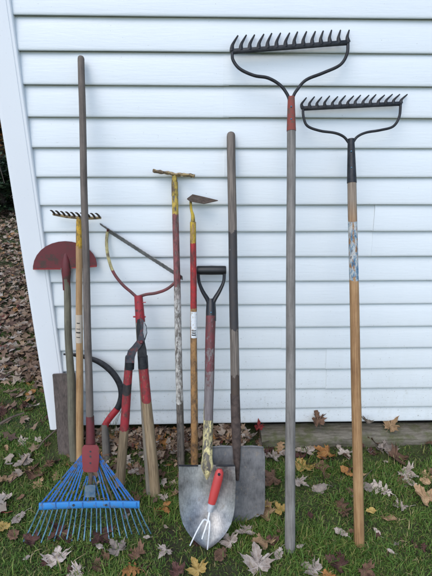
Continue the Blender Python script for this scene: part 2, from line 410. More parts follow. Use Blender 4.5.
# ---- large bow rake, grey handle
def bow_rake(foot_px, top_px, topY, bar, ntine, tips, bowL, bowR, sock, name, label, shaft_pts, shaft_mat, sock_mat, iron, barw, tinew, boww, bend):
    F = onground(*foot_px); T = onwall(*top_px, topY); L = Lean(F, T)
    r = thing(name, F, label, 'rake')
    s = MB(); shaft(s, L, *shaft_pts); s.build('handle', shaft_mat(L), r)
    s = MB(); shaft(s, L, *sock, n=16, segs=6, wob=0); so_ = s.build('socket', sock_mat, r)
    for fy in (.35, .72):
        s2 = MB(); p = L(sock[0][0]+(sock[1][0]-sock[0][0])*fy, sock[0][1]+(sock[1][1]-sock[0][1])*fy, .0135); s2.ball(p, .0028, 8); s2.build('rivet', MT['tine_steel'], so_)
    for pts in (bowL, bowR):
        s = MB(); c = curve([L(*p) for p in pts], 6); s.tube(c, boww/2/pxm(c[0]), 10); s.build('bow', iron, r)
    a = L(*bar[0]); b_ = L(*bar[1])
    s = MB(); wv = barw/2/pxm(a)
    s.tube([a.lerp(b_, t) for t in (-.008, 0, .25, .5, .75, 1, 1.008)], [wv*.6, wv, wv*.95, wv, wv*.95, wv, wv*.6], 8, flat=.8); s.build('head_bar', iron, r)
    for i in range(ntine):
        f = i/(ntine-1); base = a.lerp(b_, f); px = tips[0][0]+(tips[1][0]-tips[0][0])*f; py = tips[0][1]+(tips[1][1]-tips[0][1])*f
        tip = onwall(px+random.uniform(-.6, .6), py+random.uniform(-.5, .5), -.018)
        mid = base.lerp(tip, .5)+Vector((-bend, -.006, -.001)); rr = tinew/2/pxm(a)
        s = MB(); c = curve([base, base.lerp(mid, .5)+Vector((-bend*.3, -.002, 0)), mid, tip], 4); k = len(c)
        s.tube(c, [rr*(1.25-.85*(j/(k-1))**1.3) for j in range(k)], 8, flat=1.1); s.build('tine', iron, r)
    return r, L
GW = ((.10, .095, .09), (.29, .28, .26))
def big_mat(L): return wood('weathered_grey_wood', (.085, .075, .065), (.27, .25, .225))
MT['rust_socket'] = paint('rusty_red_socket', (.24, .055, .04), .8, (.12, .07, .05), .5, 60)
bow_rake((290, 550), (290, 47), -.05, ((232, 51.5), (348.2, 42.5)), 14, ((238, 35.5), (349, 30)),
    [(232.3, 51), (233, 60), (240, 69), (254, 75.5), (268, 78), (280, 85), (287, 94), (290, 102)],
    [(348, 42.5), (347, 54), (340, 65), (323, 73), (306, 80), (297, 90), (293.5, 96), (292, 102)],
    ((291.3, 131), (291.2, 97), 9.4, 7), 'bow_rake', 'taller metal bow rake with weathered grey wood handle and rusty red socket',
    ((290, 550), (291.3, 125), 10.4, 8.6), big_mat, MT['rust_socket'], MT['black_iron'], 5.2, 4.0, 3.2, .006)
def tan_mat(L):
    z = lambda y: zof(L, 355, y)
    m, nt, b = newmat('tan_wood_with_worn_blue_sticker'); t = coords(nt)
    g = noise(nt, gcoords(nt, (1, 1, .03)), 280, 5, .6); l = noise(nt, gcoords(nt, (1, 1, .5)), 14, 5, .65)
    f = math_(nt, 'ADD', math_(nt, 'MULTIPLY', g, .6), math_(nt, 'MULTIPLY', l, .5))
    c = ramp(nt, f, [(.38, (.15, .07, .028)), (.52, (.28, .15, .06)), (.68, (.41, .25, .115))])
    sp = nt.nodes.new('ShaderNodeSeparateXYZ'); nt.links.new(t, sp.inputs[0])
    zz = sp.outputs[2]; wob = math_(nt, 'MULTIPLY', noise(nt, t, 55, 5), .012); zw = math_(nt, 'ADD', zz, wob)
    grey = math_(nt, 'MULTIPLY', math_(nt, 'SUBTRACT', zw, z(222)-.02), 10, clamp=True)
    c = mix(nt, math_(nt, 'MULTIPLY', grey, .75), c, ramp(nt, g, [(.4, (.14, .12, .10)), (.6, (.28, .25, .21))]))
    inside = math_(nt, 'MULTIPLY', math_(nt, 'GREATER_THAN', zw, z(278)), math_(nt, 'LESS_THAN', zw, z(221)+.006))
    blot = noise(nt, coords(nt, (1, 1, .45)), 62, 8, .75)
    stc = ramp(nt, blot, [(.36, (.03, .06, .10)), (.43, (.07, .17, .27)), (.50, (.30, .36, .38)), (.57, (.50, .48, .44)), (.66, (.09, .10, .11))])
    keep = math_(nt, 'GREATER_THAN', noise(nt, gcoords(nt, (1, 1, .35)), 70, 6, .75), .46)
    c = mix(nt, math_(nt, 'MULTIPLY', inside, keep), c, stc)
    nt.links.new(c, b.inputs['Base Color']); b.inputs['Roughness'].default_value = .7; bump(nt, b, g, .4, .0012); return m
bow_rake((359.3, 545), (352, 106), -.045, ((302.8, 108.5), (401, 103.6)), 14, ((306.5, 97.3), (407.5, 94.2)),
    [(303, 108), (303.5, 117), (307.5, 126), (320, 130.8), (335, 133), (344, 137), (349.5, 144)],
    [(400.6, 104), (399.2, 117), (393, 126.5), (380, 130.2), (366, 132.6), (357, 137), (352.3, 144)],
    ((351.8, 183), (351, 139), 9.5, 6.6), 'bow_rake', 'shorter black bow rake with tan wood handle and a worn blue sticker',
    ((359.3, 545), (351.8, 178), 10.2, 8.8), tan_mat, MT['black_iron'], MT['black_iron'], 4.4, 3.2, 2.6, .010)

# ---- long handled square-blade shovel (grey)
F = onground(240, 523); L = Lean(F, onwall(231, 134, -.028))
r = thing('shovel', F, 'long-handled shovel with dull grey square blade standing behind the silver D-grip shovel', 'shovel')
s = MB(); shaft(s, L, (235.6, 420), (231, 136), 9.2, 8.6, round_end=True)
z = lambda y: zof(L, 234, y)
s.build('handle', worn('dark_stained_handle', [(0, (.07, .045, .03), .9), (z(375), (.10, .08, .065), .3), (z(330), (.035, .034, .036), .86), (z(232), (.11, .075, .05), .25)], (.085, .07, .058), (.22, .18, .145)), r)
s = MB(); s.tube([L(235, 394), L(235.8, 420), L(236.6, 445), L(237, 462, .002), L(237.5, 480, -.003)], [.0175, .0178, .016, .012, .006], 14); 
s.build('socket', metal('brown_socket_steel', (.05, .035, .03), (.12, .085, .07), (.6, .85), .3, 50), r)
grid = []
U = [i/14 for i in range(15)]
for j, v in enumerate([0, .04, .12, .25, .4, .55, .7, .82, .9, .95, .98, 1]):
    cy = 446+(522-446)*v; half = 27.5*(1 if v < .75 else math.sqrt(max(0, 1-((v-.75)/.25)**2.6))*.45+.55)
    if v < .06: half -= 1.2
    row = []
    for u in U:
        uu = u*2-1; px = 237.5+half*uu; row.append(L(px, cy+1.0*abs(uu)**3*(1 if v < .1 else 0)-(4.0*uu*uu if v > .9 else 0), .004+.012*uu*uu-.012*(1-v)*(1-uu*uu)-.004))
    grid.append(row)
s = MB().sheet(grid, L.n, .0022); s.build('blade', MT['grey_steel'], r)
for sg in (-1, 1):                                  # turned steps along the top of the blade
    s = MB(); s.tube([L(237+sg*6, 446.5, .004), L(237+sg*15, 446.2, .006), L(237+sg*26, 447.2, .012)], [.003, .0035, .003], 8)
    s.build('foot_step', MT['grey_steel'], r)

# ---- silver round-point shovel with black D grip
F = onground(207.5, 549); L = Lean(F, onwall(211, 268, -.045)); LS = L
r = thing('shovel', F, 'D-grip shovel with silver round-point blade and yellow-spattered socket', 'shovel')
z = lambda y: zof(L, 209, y)
s = MB(); shaft(s, L, (208.4, 420), (210.8, 316), 9.6, 10.2, segs=10)
s.build('handle', worn('maroon_worn_handle', [(0, (.2, .17, .13), .3), (z(398), (.15, .05, .05), .42), (z(372), (.15, .03, .035), .62), (z(345), (.16, .028, .032), .76)], (.09, .07, .07), (.22, .19, .18)), r)
s = MB(); s.tube([L(208.5, 404), L(208.2, 425), L(207.6, 445), L(207.2, 458, .002), L(207, 466, .001), L(207, 480, -.006)], [.0175, .0178, .018, .019, .024, .004], 16, flat=.8, nrm=L.n)
s.build('socket', worn('yellow_spattered_socket', [(0, (.74, .64, .30), .60), (.5, (.7, .6, .26), .60)], (.045, .04, .035), (.16, .14, .11), fine=75), r)
grid = []
def half_w(v):                                       # outline of the round point, v from top to tip
    T_ = [(0, 28.0), (.2, 28.6), (.44, 28.2), (.58, 26.9), (.69, 24.5), (.76, 21.6), (.82, 18.2), (.87, 15), (.915, 11), (.95, 7.6), (.975, 4.8), (1, 1.0)]
    for (a_, b_), (c_, d_) in zip(T_, T_[1:]):
        if v <= c_: return b_+(d_-b_)*(v-a_)/(c_-a_)
    return 1.0
VV = [0, .03, .1, .2, .3, .4, .5, .6, .7, .78, .85, .9, .94, .97, .99, 1]
for v in VV:
    cy = 465.5+(549-465.5)*v; h = max(.35, half_w(v)); row = []
    for u in U:
        uu = u*2-1
        dish = .030*uu*uu*(1-.5*v) - .015*math.sin(min(1, v*1.3)*math.pi)*(1-uu*uu)
        crown = .010*math.exp(-(uu*4)**2)*max(0, 1-v/.38)      # socket rib running into the blade
        row.append(L(207+h*uu, cy+(-1.0 if v == 0 else 0)*(1-abs(uu)), dish+crown+.006*v))
    grid.append(row)
s = MB().sheet(grid, L.n, .002); s.build('blade', MT['blade_steel'], r)
for sg in (-1, 1):
    s = MB(); s.tube([L(207+sg*9, 465.8, .006), L(207+sg*18, 465.6, .014), L(207+sg*28, 465.6, .030)], [.0025, .0035, .003], 8)
    s.build('foot_step', MT['black_iron'], r)
s = MB()
dg = s.tube([L(211, 321), L(211, 312), L(211, 304), L(211, 299)], [.0195, .0195, .018, .014], 16, flat=.9)
s.build('grip_ferrule', MT['black_plastic'], r)
s = MB()
for sg in (-1, 1):
    c = curve([L(211+sg*.8, 307), L(211+sg*3.2, 300), L(211+sg*8.5, 291), L(211.3+sg*12.2, 282), L(211.3+sg*13, 274), L(211.3+sg*13, 269)], 5)
    s.tube(c, [.0105-.004*min(1, i/14) for i in range(len(c))], 10, flat=1.3)
s.build('grip_arms', MT['black_plastic'], r)
s = MB(); a, b_ = L(196.6, 270.3), L(226.2, 270.3); rr = 9.2/2/pxm(a)
s.tube([a.lerp(b_, t) for t in (0, .015, .06, .3, .5, .7, .94, .985, 1)], [rr*.75, rr*.95, rr, rr*1.0, rr*1.03, rr, rr, rr*.95, rr*.75], 16); s.build('grip_bar', MT['black_plastic'], r)
s = MB(); s.ball(L(211, 312.5, .0185), .0035, 8); s.build('rivet', MT['tine_steel'], r)

# ---- red handled hand cultivator leaning on the silver blade
Fp = onground(207, 549.5); Fc = Vector((Fp.x, Fp.y-.012, Fp.z)); Lc = Lean(Fc, LS(219.5, 470, .045))
r = thing('hand_cultivator', Fc, 'small three-tine hand cultivator with red handle leaning on the silver shovel blade', 'hand tool')
s = MB(); c = [Lc(*p) for p in ((220, 469), (219.6, 472), (218.3, 478), (216.5, 485), (214.6, 492), (212.8, 499), (211.4, 504.5))]
s.tube(c, [q/2/pxm(c[0]) for q in (4.5, 8.2, 9.4, 9.4, 9.2, 8.6, 7.4)], 14, flat=.75); h_ = s.build('handle', paint('red_rubber_grip', (.50, .045, .04), .45, (.28, .03, .03), .66), r)
s = MB(); s.tube([Lc(219, 474.6, .0128), Lc(219.1, 474.2, .0145)], [.0048, .0048], 14); s.build('hanging_hole', MT['black_plastic'], h_)
m, nt, b = newmat('white_enamel'); b.inputs['Roughness'].default_value = .35; nt.links.new(ramp(nt, noise(nt, coords(nt), 80, 5), [(.4, (.82, .83, .84)), (.7, (.62, .62, .6))]), b.inputs['Base Color']); WH = m
s = MB(); c = [Lc(211.6, 503.6), Lc(209.9, 511)]; s.tube(c, [.0128, .0115], 14); s.build('collar', metal('light_grey_collar', (.38, .40, .42), (.55, .56, .58), (.4, .6), .3), r)
s = MB(); s.tube([Lc(210.2, 509), Lc(208.4, 518), Lc(207.8, 523)], [.0036, .0036, .003], 10); s.build('shank', WH, r)
for pts in ([(207.6, 521), (204.5, 519.6), (201.5, 523), (196.5, 532), (190, 545.5)], [(207.9, 521), (206.2, 526), (204.2, 532), (202, 539)], [(207.8, 521), (209.3, 521.5), (209.6, 526), (208.8, 536), (207.4, 549.5)]):
    o = [.0, .006, .012, .012, -.0]; c = curve([Lc(*p, o[min(i, 4)]) for i, p in enumerate(pts)], 5)
    s = MB(); s.tube(c, [.0034-.0012*i/len(c) for i in range(len(c))], 8); s.build('tine', WH, r)

# ---- hoe with red and yellow paint
F = onground(194.6, 468); L = Lean(F, onwall(192, 200, -.05))
r = thing('hoe', F, 'hoe with thin bent yellow neck and red upper handle, next to the D-grip shovel', 'hoe')
z = lambda y: zof(L, 193, y)
s = MB(); shaft(s, L, (194.6, 468), (193, 222), 7.6, 6.2)
s.build('handle', worn('red_yellow_handle', [(0, (.42, .23, .09), .95), (z(309), (.42, .028, .03), .86), (z(243), (.60, .40, .035), .66)], (.20, .11, .05), (.46, .29, .13), edge=.004), r)
s = MB(); c = curve([L(192.9, 224), L(192.8, 216), L(191.3, 210), L(190.8, 205), L(190.6, 199.5)], 5); s.tube(c, [.0095-.0045*min(1, i/9) for i in range(len(c))], 10)
s.build('neck', worn('yellow_neck', [(0, (.62, .44, .04), .66)], (.05, .035, .025), (.16, .10, .05), fine=60), r)
s = MB()
A = L(187, 198.5, .006); B_ = L(192.5, 194.2, -.012); C_ = L(205, 197.0, .0); D_ = L(218, 200.2, .012)
E_ = L(204, 203.3, .035); G_ = L(190, 200.8, .030)
top = [A, B_, C_, D_, E_, G_]; dn = Vector((0, .0, -.0028))
s.add(top+[p+dn for p in top], [(0, 1, 2, 3, 4, 5), (11, 10, 9, 8, 7, 6)]+[(i, (i+1) % 6, 6+(i+1) % 6, 6+i) for i in range(6)], False)
s.build('blade', MT['rust_iron'], r)
# paper label on the handle: pale band with a few dark lines
def label_part(L, r, x, y0, y1, w, marks, name='paper_label', tone=(.72, .76, .78)):
    m, nt, b = newmat('worn_paper_label'); k = math_(nt, 'GREATER_THAN', noise(nt, coords(nt), 120, 5, .7), .58)
    nt.links.new(mix(nt, k, tone, (.5, .45, .38)), b.inputs['Base Color']); b.inputs['Roughness'].default_value = .6
    a = L(x, y1); b_ = L(x, y0); rr = w/2/pxm(a)
    def arc(p, q, half, rad, mat, nm, par):
        s = MB(); grid = []
        for i in range(5):
            c = p.lerp(q, i/4); grid.append([c+L.x*math.sin(t)*rad+L.n*math.cos(t)*rad for t in [half*(-1+j/4) for j in range(9)]])
        s.sheet(grid, L.n, .0003); return s.build(nm, mat, par)
    lb = arc(a, b_, 1.05, rr+.0008, m, name, r)
    for (f0, f1, hw) in marks: arc(a.lerp(b_, f0), a.lerp(b_, f1), hw, rr+.0014, MT['black_plastic'], 'printed_line', lb)
label_part(L, r, 194.0, 311, 337, 6.9, [(.10, .14, .6), (.18, .22, .5), (.27, .30, .6)])

# ---- scuffle hoe, yellow / maroon / flaking white
F = onground(181.2, 468); L = Lean(F, onwall(174.5, 174, -.035))
r = thing('scuffle_hoe', F, 'thin handled tool with rusty crossbar head and flaking white, maroon and yellow paint', 'hoe')
z = lambda y: zof(L, 177, y)
s = MB(); shaft(s, L, (181.2, 468), (174.8, 182), 7.4, 6.4)
s.build('handle', worn('flaking_paint_handle', [(0, (.10, .09, .08), .5), (z(402), (.64, .62, .57), .62), (z(300), (.52, .46, .42), .60), (z(285), (.30, .09, .09), .68), (z(214), (.60, .42, .07), .68)], (.075, .065, .055), (.22, .19, .16), fine=70), r)
s = MB(); s.tube([L(175, 196), L(174.6, 184), L(174.4, 175)], [.0125, .0115, .0085], 12); s.tube([L(174.8, 193.5, .010), L(174.8, 193.5, .0145)], [.0035, .003], 8)
s.build('socket', worn('yellow_socket', [(0, (.60, .43, .06), .62)], (.06, .04, .03), (.16, .1, .06)), r)
s = MB(); pts = [L(153.2, 170.6, .01), L(160, 172.2, .012), L(168, 173.0, .0), L(174.5, 174.6, 0), L(182, 174.6, .0), L(190, 175.4, .01), L(194.6, 176.2, .012)]
c = curve(pts, 4); s.tube(c, [.0062+.0012*math.sin(i*1.9) for i in range(len(c))], 8, flat=1.7, jit=.22)
s.build('head', MT['yellow_rust'], r)

# ---- weed cutter: red socket, bow frame and long serrated blade
F = onground(149.5, 494); L = Lean(F, onwall(120, 245, -.03)); LW = L
r = thing('weed_cutter', F, 'weed cutter with long slanting blade across a thin bow frame and red socket', 'weed cutter')
s = MB(); shaft(s, L, (149.8, 494), (139.4, 318), 7.4, 8.2); s.build('handle', wood('grey_brown_wood', (.09, .075, .055), (.25, .22, .17)), r)
s = MB(); shaft(s, L, (140.4, 322), (138.4, 295.5), 9.6, 8.4, segs=6, wob=0); s.tube([L(133.2, 316.8, .0), L(145.6, 316.8, .0)], .0034, 8); s.tube([L(141, 302.5, .008), L(145.8, 302.3, .008)], .002, 6); s.build('socket', MT['red'], r)
fm = worn('cream_maroon_frame', [(0, (.20, .04, .045), .72), (zof(L, 115, 272), (.58, .50, .22), .74)], (.07, .04, .03), (.16, .08, .05), edge=.01)
for pts in ([(136.5, 297), (131, 292), (122, 284), (113, 271.5), (108, 256), (106.6, 243), (107.4, 231.5)], [(139.5, 296.5), (146, 294.5), (156, 293), (166, 289.5), (174, 283.5), (179, 277)]):
    s = MB(); c = curve([L(*p) for p in pts], 6); s.tube(c, 3.1/2/pxm(c[0]), 10, flat=.7); s.build('frame_arm', fm, r)
a = L(100.6, 225.4, .0); b_ = L(182.6, 278.2, .0); wd = (L.n*.8+Vector((0, 0, .62))).normalized()
ss = MB(); nT = 46; pt = []; d = (b_-a)
for i in range(nT+1):
    p = a+d*(i/nT); pt.append(p+wd*(.0145+(.0022 if i % 2 else 0))); 
for i in range(nT+1):
    p = a+d*(i/nT); pt.append(p-wd*(.0145+(.0022 if i % 2 else 0)))
th = d.cross(wd).normalized()*.0011; k = nT+1
ss.add([p+th for p in pt]+[p-th for p in pt], [(i, i+1, k+i+1, k+i) for i in range(nT)]+[(2*k+i, 3*k+i, 3*k+i+1, 2*k+i+1) for i in range(nT)]
       + [(i, 2*k+i, 2*k+i+1, i+1) for i in range(nT)]+[(k+i, k+i+1, 3*k+i+1, 3*k+i) for i in range(nT)]+[(0, k, 3*k, 2*k), (nT, 2*k+nT, 3*k+nT, k+nT)], False)
ss.build('blade', metal('dark_cutter_steel', (.12, .12, .115), (.30, .29, .27), (.45, .7), .5, 50, (.10, .06, .04)), r)
s = MB(); s.tube([L(107.5, 232.5, -.004), L(107.9, 229, .008)], .004, 8); s.tube([L(179.5, 279.5, -.002), L(180.5, 275.5, .008)], .0048, 8); s.build('bolts', MT['maroon'], r)

# ---- loppers: red and black handles with bare wood ends
Fl = onground(138, 495); topL = LW(141, 320); L = Lean(Fl, topL+Vector((0, -.034, 0)))
r = thing('loppers', Fl, 'closed loppers with taped red and black wooden handles pointing down, below the red socket', 'loppers')
zz_ = lambda x, y: zof(L, x, y)
s = MB(); shaft(s, L, (120.2, 484), (129.6, 356), 9.6, 8.2, segs=12); 
o = s.build('handle', worn('red_taped_handle', [(0, (.25, .2, .12), .15), (zz_(124, 430), (.36, .022, .032), .80), (zz_(127, 393), (.015, .014, .016), .95), (zz_(127, 384), (.38, .024, .034), .80), (zz_(128, 367), (.014, .014, .018), .95)], (.13, .09, .05), (.33, .24, .14), edge=.006), r)
s = MB(); shaft(s, L, (156.4, 503), (142.6, 358), 11.0, 9.2, off=.0, segs=12)
s.build('handle', worn('red_worn_handle', [(0, (.25, .2, .12), .15), (zz_(148, 402), (.34, .022, .03), .76), (zz_(144, 364), (.014, .014, .018), .95)], (.15, .10, .055), (.36, .27, .16), edge=.006), r)
def plate(L, outline, off, th, edge=.0012):
    s = MB(); n = len(outline); cx = sum(p[0] for p in outline)/n; cy = sum(p[1] for p in outline)/n
    f = lambda p, o, k: L(p[0]+k*(1 if p[0] < cx else -1)*.5, p[1], o)
    vs = [f(p, off+th, 1) for p in outline]+[f(p, off+th-edge, 0) for p in outline]+[f(p, off, 0) for p in outline]
    return s.add(vs, [tuple(range(n)), tuple(range(2*n, 3*n))[::-1]]+[(r_*n+i, r_*n+(i+1) % n, (r_+1)*n+(i+1) % n, (r_+1)*n+i) for r_ in (0, 1) for i in range(n)], False)
plate(L, [(137.2, 319.5), (140, 318.5), (142, 325), (142.2, 333), (144.6, 341), (146.4, 349), (147.2, 358), (147.2, 363), (138.3, 363), (138.4, 355), (137.6, 347), (137, 338), (136.4, 328)], .004, .008).build('hooked_jaw', MT['black_iron'], r)
plate(L, [(140.5, 317.5), (143.6, 320), (146.6, 326), (147.3, 333), (145.2, 340), (140.8, 347), (136, 352), (134.4, 357), (133.6, 363), (125.6, 363), (126.2, 356.5), (128, 350.5), (132.8, 345.5), (138, 339.5), (140.3, 333), (141.3, 327), (140.4, 321)], .0135, .007).build('cutting_blade', metal('blackened_blade', (.03, .035, .045), (.08, .08, .09), (.4, .65), .6, 50, (.13, .03, .03), .53), r)
plate(L, [(143.8, 322), (146.2, 327), (146.7, 333), (144.8, 338), (143.2, 333), (143.4, 327)], .0212, .0008, .0003).build('honed_edge', metal('honed_steel', (.25, .26, .28), (.42, .43, .45), (.3, .5), .8, 60), r)
s = MB(); shaft(s, L, (129.4, 369), (129.9, 357), 9.4, 9.4, segs=4, wob=0); s.build('ferrule', MT['black_iron'], r)
s = MB(); shaft(s, L, (143.3, 368), (142.7, 356), 10.2, 10.0, segs=4, wob=0); s.build('ferrule', MT['black_iron'], r)
s = MB(); s.tube([L(141.2, 342, -.003), L(141.2, 342, .022), L(141.2, 342, .025)], [.0075, .0075, .005], 6); s.build('pivot_bolt', MT['maroon'], r)

# ---- sickle: black hook, red throat, grey handle
F = onground(106.5, 458); L = Lean(F, onwall(85, 357, -.034))
r = thing('sickle', F, 'black curved hook with red lower end standing on its grey handle behind the blue rake', 'sickle')
pts = [(63.5, 354.2), (72, 354.6), (85, 357), (99, 362), (111, 371), (119.2, 383), (121.6, 395), (118.2, 407), (110.5, 417), (105.8, 424), (104.6, 430)]
c = curve([L(*p) for p in pts], 6); n = len(c); rad = [(2.0+4.6*min(1, i/(n*.35)))/2/pxm(c[0]) for i in range(n)]
cut = int(n*.72)
s = MB(); s.tube(c[:cut+1], rad[:cut+1], 10, flat=.55); s.build('hook', MT['black_iron'], r)
s = MB(); s.tube(c[cut:], [q*1.05 for q in rad[cut:]], 10, flat=.7); s.build('throat', MT['red'], r)
s = MB(); shaft(s, L, (106.6, 460), (104.7, 424), 8.6, 6.4, segs=5); s.build('handle', wood('dark_grey_wood', (.05, .045, .04), (.16, .145, .125)), r)

# ---- half-moon edger
F = onground(73.8, 460); L = Lean(F, onwall(66, 243, -.022)); LE = L
r = thing('edger', F, 'half-moon lawn edger with maroon blade uppermost and greenish grey handle', 'edger')
s = MB(); shaft(s, L, (74, 460), (66.2, 276), 8.2, 6.6, wob=.002); s.build('handle', wood('greenish_brown_wood', (.055, .05, .035), (.20, .185, .13)), r)
s = MB(); s.tube([L(66.6, 290), L(66.4, 280), L(66.2, 272), L(66, 262), L(66, 250, -.004)], [.0145, .0155, .0185, .016, .004], 12, flat=.8, nrm=L.n); s.build('socket', MT['maroon'], r)
rows = []
for v in [0, .02, .08, .18, .32, .5, .7, .88, 1]:
    cy = 241.2+(267.8-241.2)*v; h = 32.0*math.sqrt(max(.0004, 1-(1-v)**2.15)); rows.append([L(65+h*(u*2-1), cy-.045*h*(u*2-1)*v, .001) for u in U])
s = MB().sheet(rows, L.n, .003)
s.build('blade', MT['maroon'], r)
s = MB()                                            # turned tread along the flat edge
for a_, b2 in (((33, 268.4), (60.5, 268.2)), ((71.5, 267.2), (96.6, 265.6))):
    s.sheet([[L(*a_, -.001), L(*b2, -.001)], [L(*a_, .017)+Vector((0, 0, -.004)), L(*b2, .017)+Vector((0, 0, -.004))]], L.ax, .003)
s.build('tread', paint('lighter_maroon_paint', (.24, .035, .035), .55, (.07, .03, .025), .6), r)

# ---- small rake with yellow socket and tan handle
F = onground(80, 463); L = Lean(F, onwall(79, 217, -.045))
r = thing('garden_rake', F, 'small rake with rusty toothed head, yellow socket and light tan handle', 'rake')
s = MB(); shaft(s, L, (80, 463), (79, 246), 7.4, 6.2); s.build('handle', wood('light_tan_wood', (.27, .14, .055), (.50, .32, .16), .6), r)
s = MB(); s.tube([L(79.2, 248), L(79, 234), L(78.8, 222), L(78.8, 217)], [.0118, .0112, .0095, .008], 12); s.build('socket', worn('yellow_rake_socket', [(0, (.66, .38, .03), .86)], (.12, .06, .03), (.3, .18, .05)), r)
s = MB(); s.tube([L(53, 214.2), L(66, 216.6), L(80, 218), L(92, 218.2), L(101, 217.8)], [.0045, .0055, .006, .0055, .0045], 8, flat=1.4, jit=.1); s.build('head_bar', MT['yellow_rust'], r)
for i in range(10):
    f = i/9; bx = 55+f*45.0; by = 215+3.0*math.sin(f*1.6)
    a = L(bx, by); s = MB(); c = curve([a, L(bx-1.2, by-2.2, .012), L(bx-3.2, by-4.2, .028), L(bx-5.0, by-4.6, .040)], 3)
    s.tube(c, [.0042, .0042, .004, .0038, .0036, .0032, .003, .0026, .002, .0012][:len(c)], 6); s.build('tine', MT['rust_iron'], r)
label_part(L, r, 79.2, 314, 342, 6.8, [(.2, .225, .5), (.36, .40, .6), (.5, .52, .5), (.7, .73, .4)], tone=(.50, .42, .33))

# ---- dark weathered board at the corner
Pb = onground(67, 459); Pb = Vector((Pb.x, min(Pb.y+.02, -.035), Pb.z-.01)); L = Lean(Pb, onwall(63, 374, -.038))
tl, trr, br, bl_ = L(53, 374.2), L(75, 373.2), L(79, 462), L(59.5, 462)
s = MB(); grid = []
for i in range(13):
    t = i/12; a = bl_.lerp(tl, t); b2 = br.lerp(trr, t); grid.append([a.lerp(b2, u/6)+Vector((random.uniform(-.0006, .0006) if u in (0, 6) else 0, 0, 0)) for u in range(7)])
s.sheet(grid, L.n, .012)
tag(s.build('weathered_board', wood('rust_stained_dark_wood', (.035, .028, .025), (.135, .105, .09), .85, .6), origin=Pb), 'dark rust-stained board standing on end against the white corner post', 'board')

# ---- blue leaf rake
F = onground(91, 533); L = Lean(F, onwall(81, 56, -.03))
r = thing('leaf_rake', F, 'fan leaf rake with blue tines and crossbar and tall grey wooden handle', 'rake')
s = MB(); shaft(s, L, (90.6, 452), (81, 59), 7.4, 6.6, round_end=True, wob=.0008, segs=20); s.build('handle', wood('grey_brown_rake_wood', (.055, .045, .038), (.19, .155, .13)), r)
s = MB(); s.tube([L(90, 416), L(90.4, 432), L(90.6, 446), L(90.6, 449)], [.0138, .0145, .0165, .015], 14)
s.build('ferrule', MT['maroon'], r)
pl = MB(); grid = [[L(90.6+w_*(u*2-1), y, .016+.004*(1-(u*2-1)**2)) for u in (0, .25, .5, .75, 1)] for y, w_ in ((445, 6.5), (448, 8.5), (458, 8.6), (470, 7.6), (472, 6.0))]
pl.sheet(grid, L.n, .003); bp = pl.build('bracket_plate', paint('worn_maroon_bracket', (.22, .035, .04), .6, (.12, .05, .04), .55, 60), r)
s = MB()
for y in (451.5, 456.5, 463): s.tube([L(90.4, y, .0185), L(90.4, y, .0225)], .0034, 8)  # black discs standing in for the shaded holes in the bracket
s.build('dark_hole_discs', MT['black_iron'], bp)
s = MB(); s.tube([L(90.6, 468, .010), L(90.6, 486, .012)], [.009, .006], 8, flat=.5); s.build('stem', MT['rust_iron'], r)
s = MB(); s.sheet([[L(85+u*2.6, y+.4*math.sin(u*2), .017) for u in range(5)] for y in (485, 489, 494, 497)], L.n, .002); s.build('centre_clip', metal('blue_grey_clip', (.06, .14, .25), (.22, .28, .32), (.4, .6), .6), r)
NT = 22
barL, barR, barY = 39, 139.5, 505.0
for i in range(NT):
    f = i/(NT-1); g_ = f*2-1
    x0 = 90.6+g_*7.2; xb = barL+3+(barR-barL-6)*f; xt = 22.5+(151-22.5)*f*1.0
    yt = 539-4*g_-6*(1-g_*g_)*-.6
    y0 = 450+3*abs(g_)
    if abs(g_) < .3: y0 = 476; x0 = 90.6+g_*16
    xb += random.uniform(-.7, .7); xt += random.uniform(-1.2, 1.2); yt += random.uniform(-2.5, 1.5)
    a = L(x0, y0, .006); b2 = L(xb, 503, .006)
    s = MB(); s.tube([q+L.x*random.uniform(-.0012, .0012) if 0 < k_ < 6 else q for k_, q in enumerate(line(a, b2, 6))], [.0020+.0014*k_/6 for k_ in range(7)], 6, flat=.35)
    up_ = s.build('upper_tine', MT['blue'] if random.random() < .82 else MT['rust_iron'], r)
    tipg = onground(xt, yt-2, .006); mid = L(xb+(xt-xb)*.6, 503+(yt-503)*.6, .010)
    s = MB(); c = curve([b2, L(xb+(xt-xb)*.3, 503+(yt-503)*.3, .010), mid, tipg], 4); s.tube(c, [.0024]*len(c), 6, flat=.6); s.build('tine', MT['tine_steel'], up_)
s = MB(); grid = [[L(barL+(barR-barL)*u/24, y+.9-1.8*u/24-1.1*math.sin(math.pi*u/24), .012+o+.001*math.sin(u)) for u in range(25)] for y, o in ((501.9, -.002), (502.4, .003), (504, .0045), (507, .0045), (508.5, .003), (509.0, -.002))]
s.sheet(grid, L.n, .003); cb = s.build('crossbar', paint('bright_blue_enamel', (.03, .22, .55), .55, (.10, .14, .18), .53, 45), r)
s = MB()
for x in (73.5, 106): s.tube([L(x, 505.3, .0175), L(x, 505.3, .0215)], .0042, 10)
s.build('bolts', MT['black_iron'], cb)
for i in range(NT):
    if i % 3: continue
    f = i/(NT-1); xb = barL+3+(barR-barL-6)*f; s = MB(); s.box(L(xb, 505.4, .0185), (.003, .001, .022), (L.x, L.n, L.ax)); s.build('clip', MT['blue'], cb)

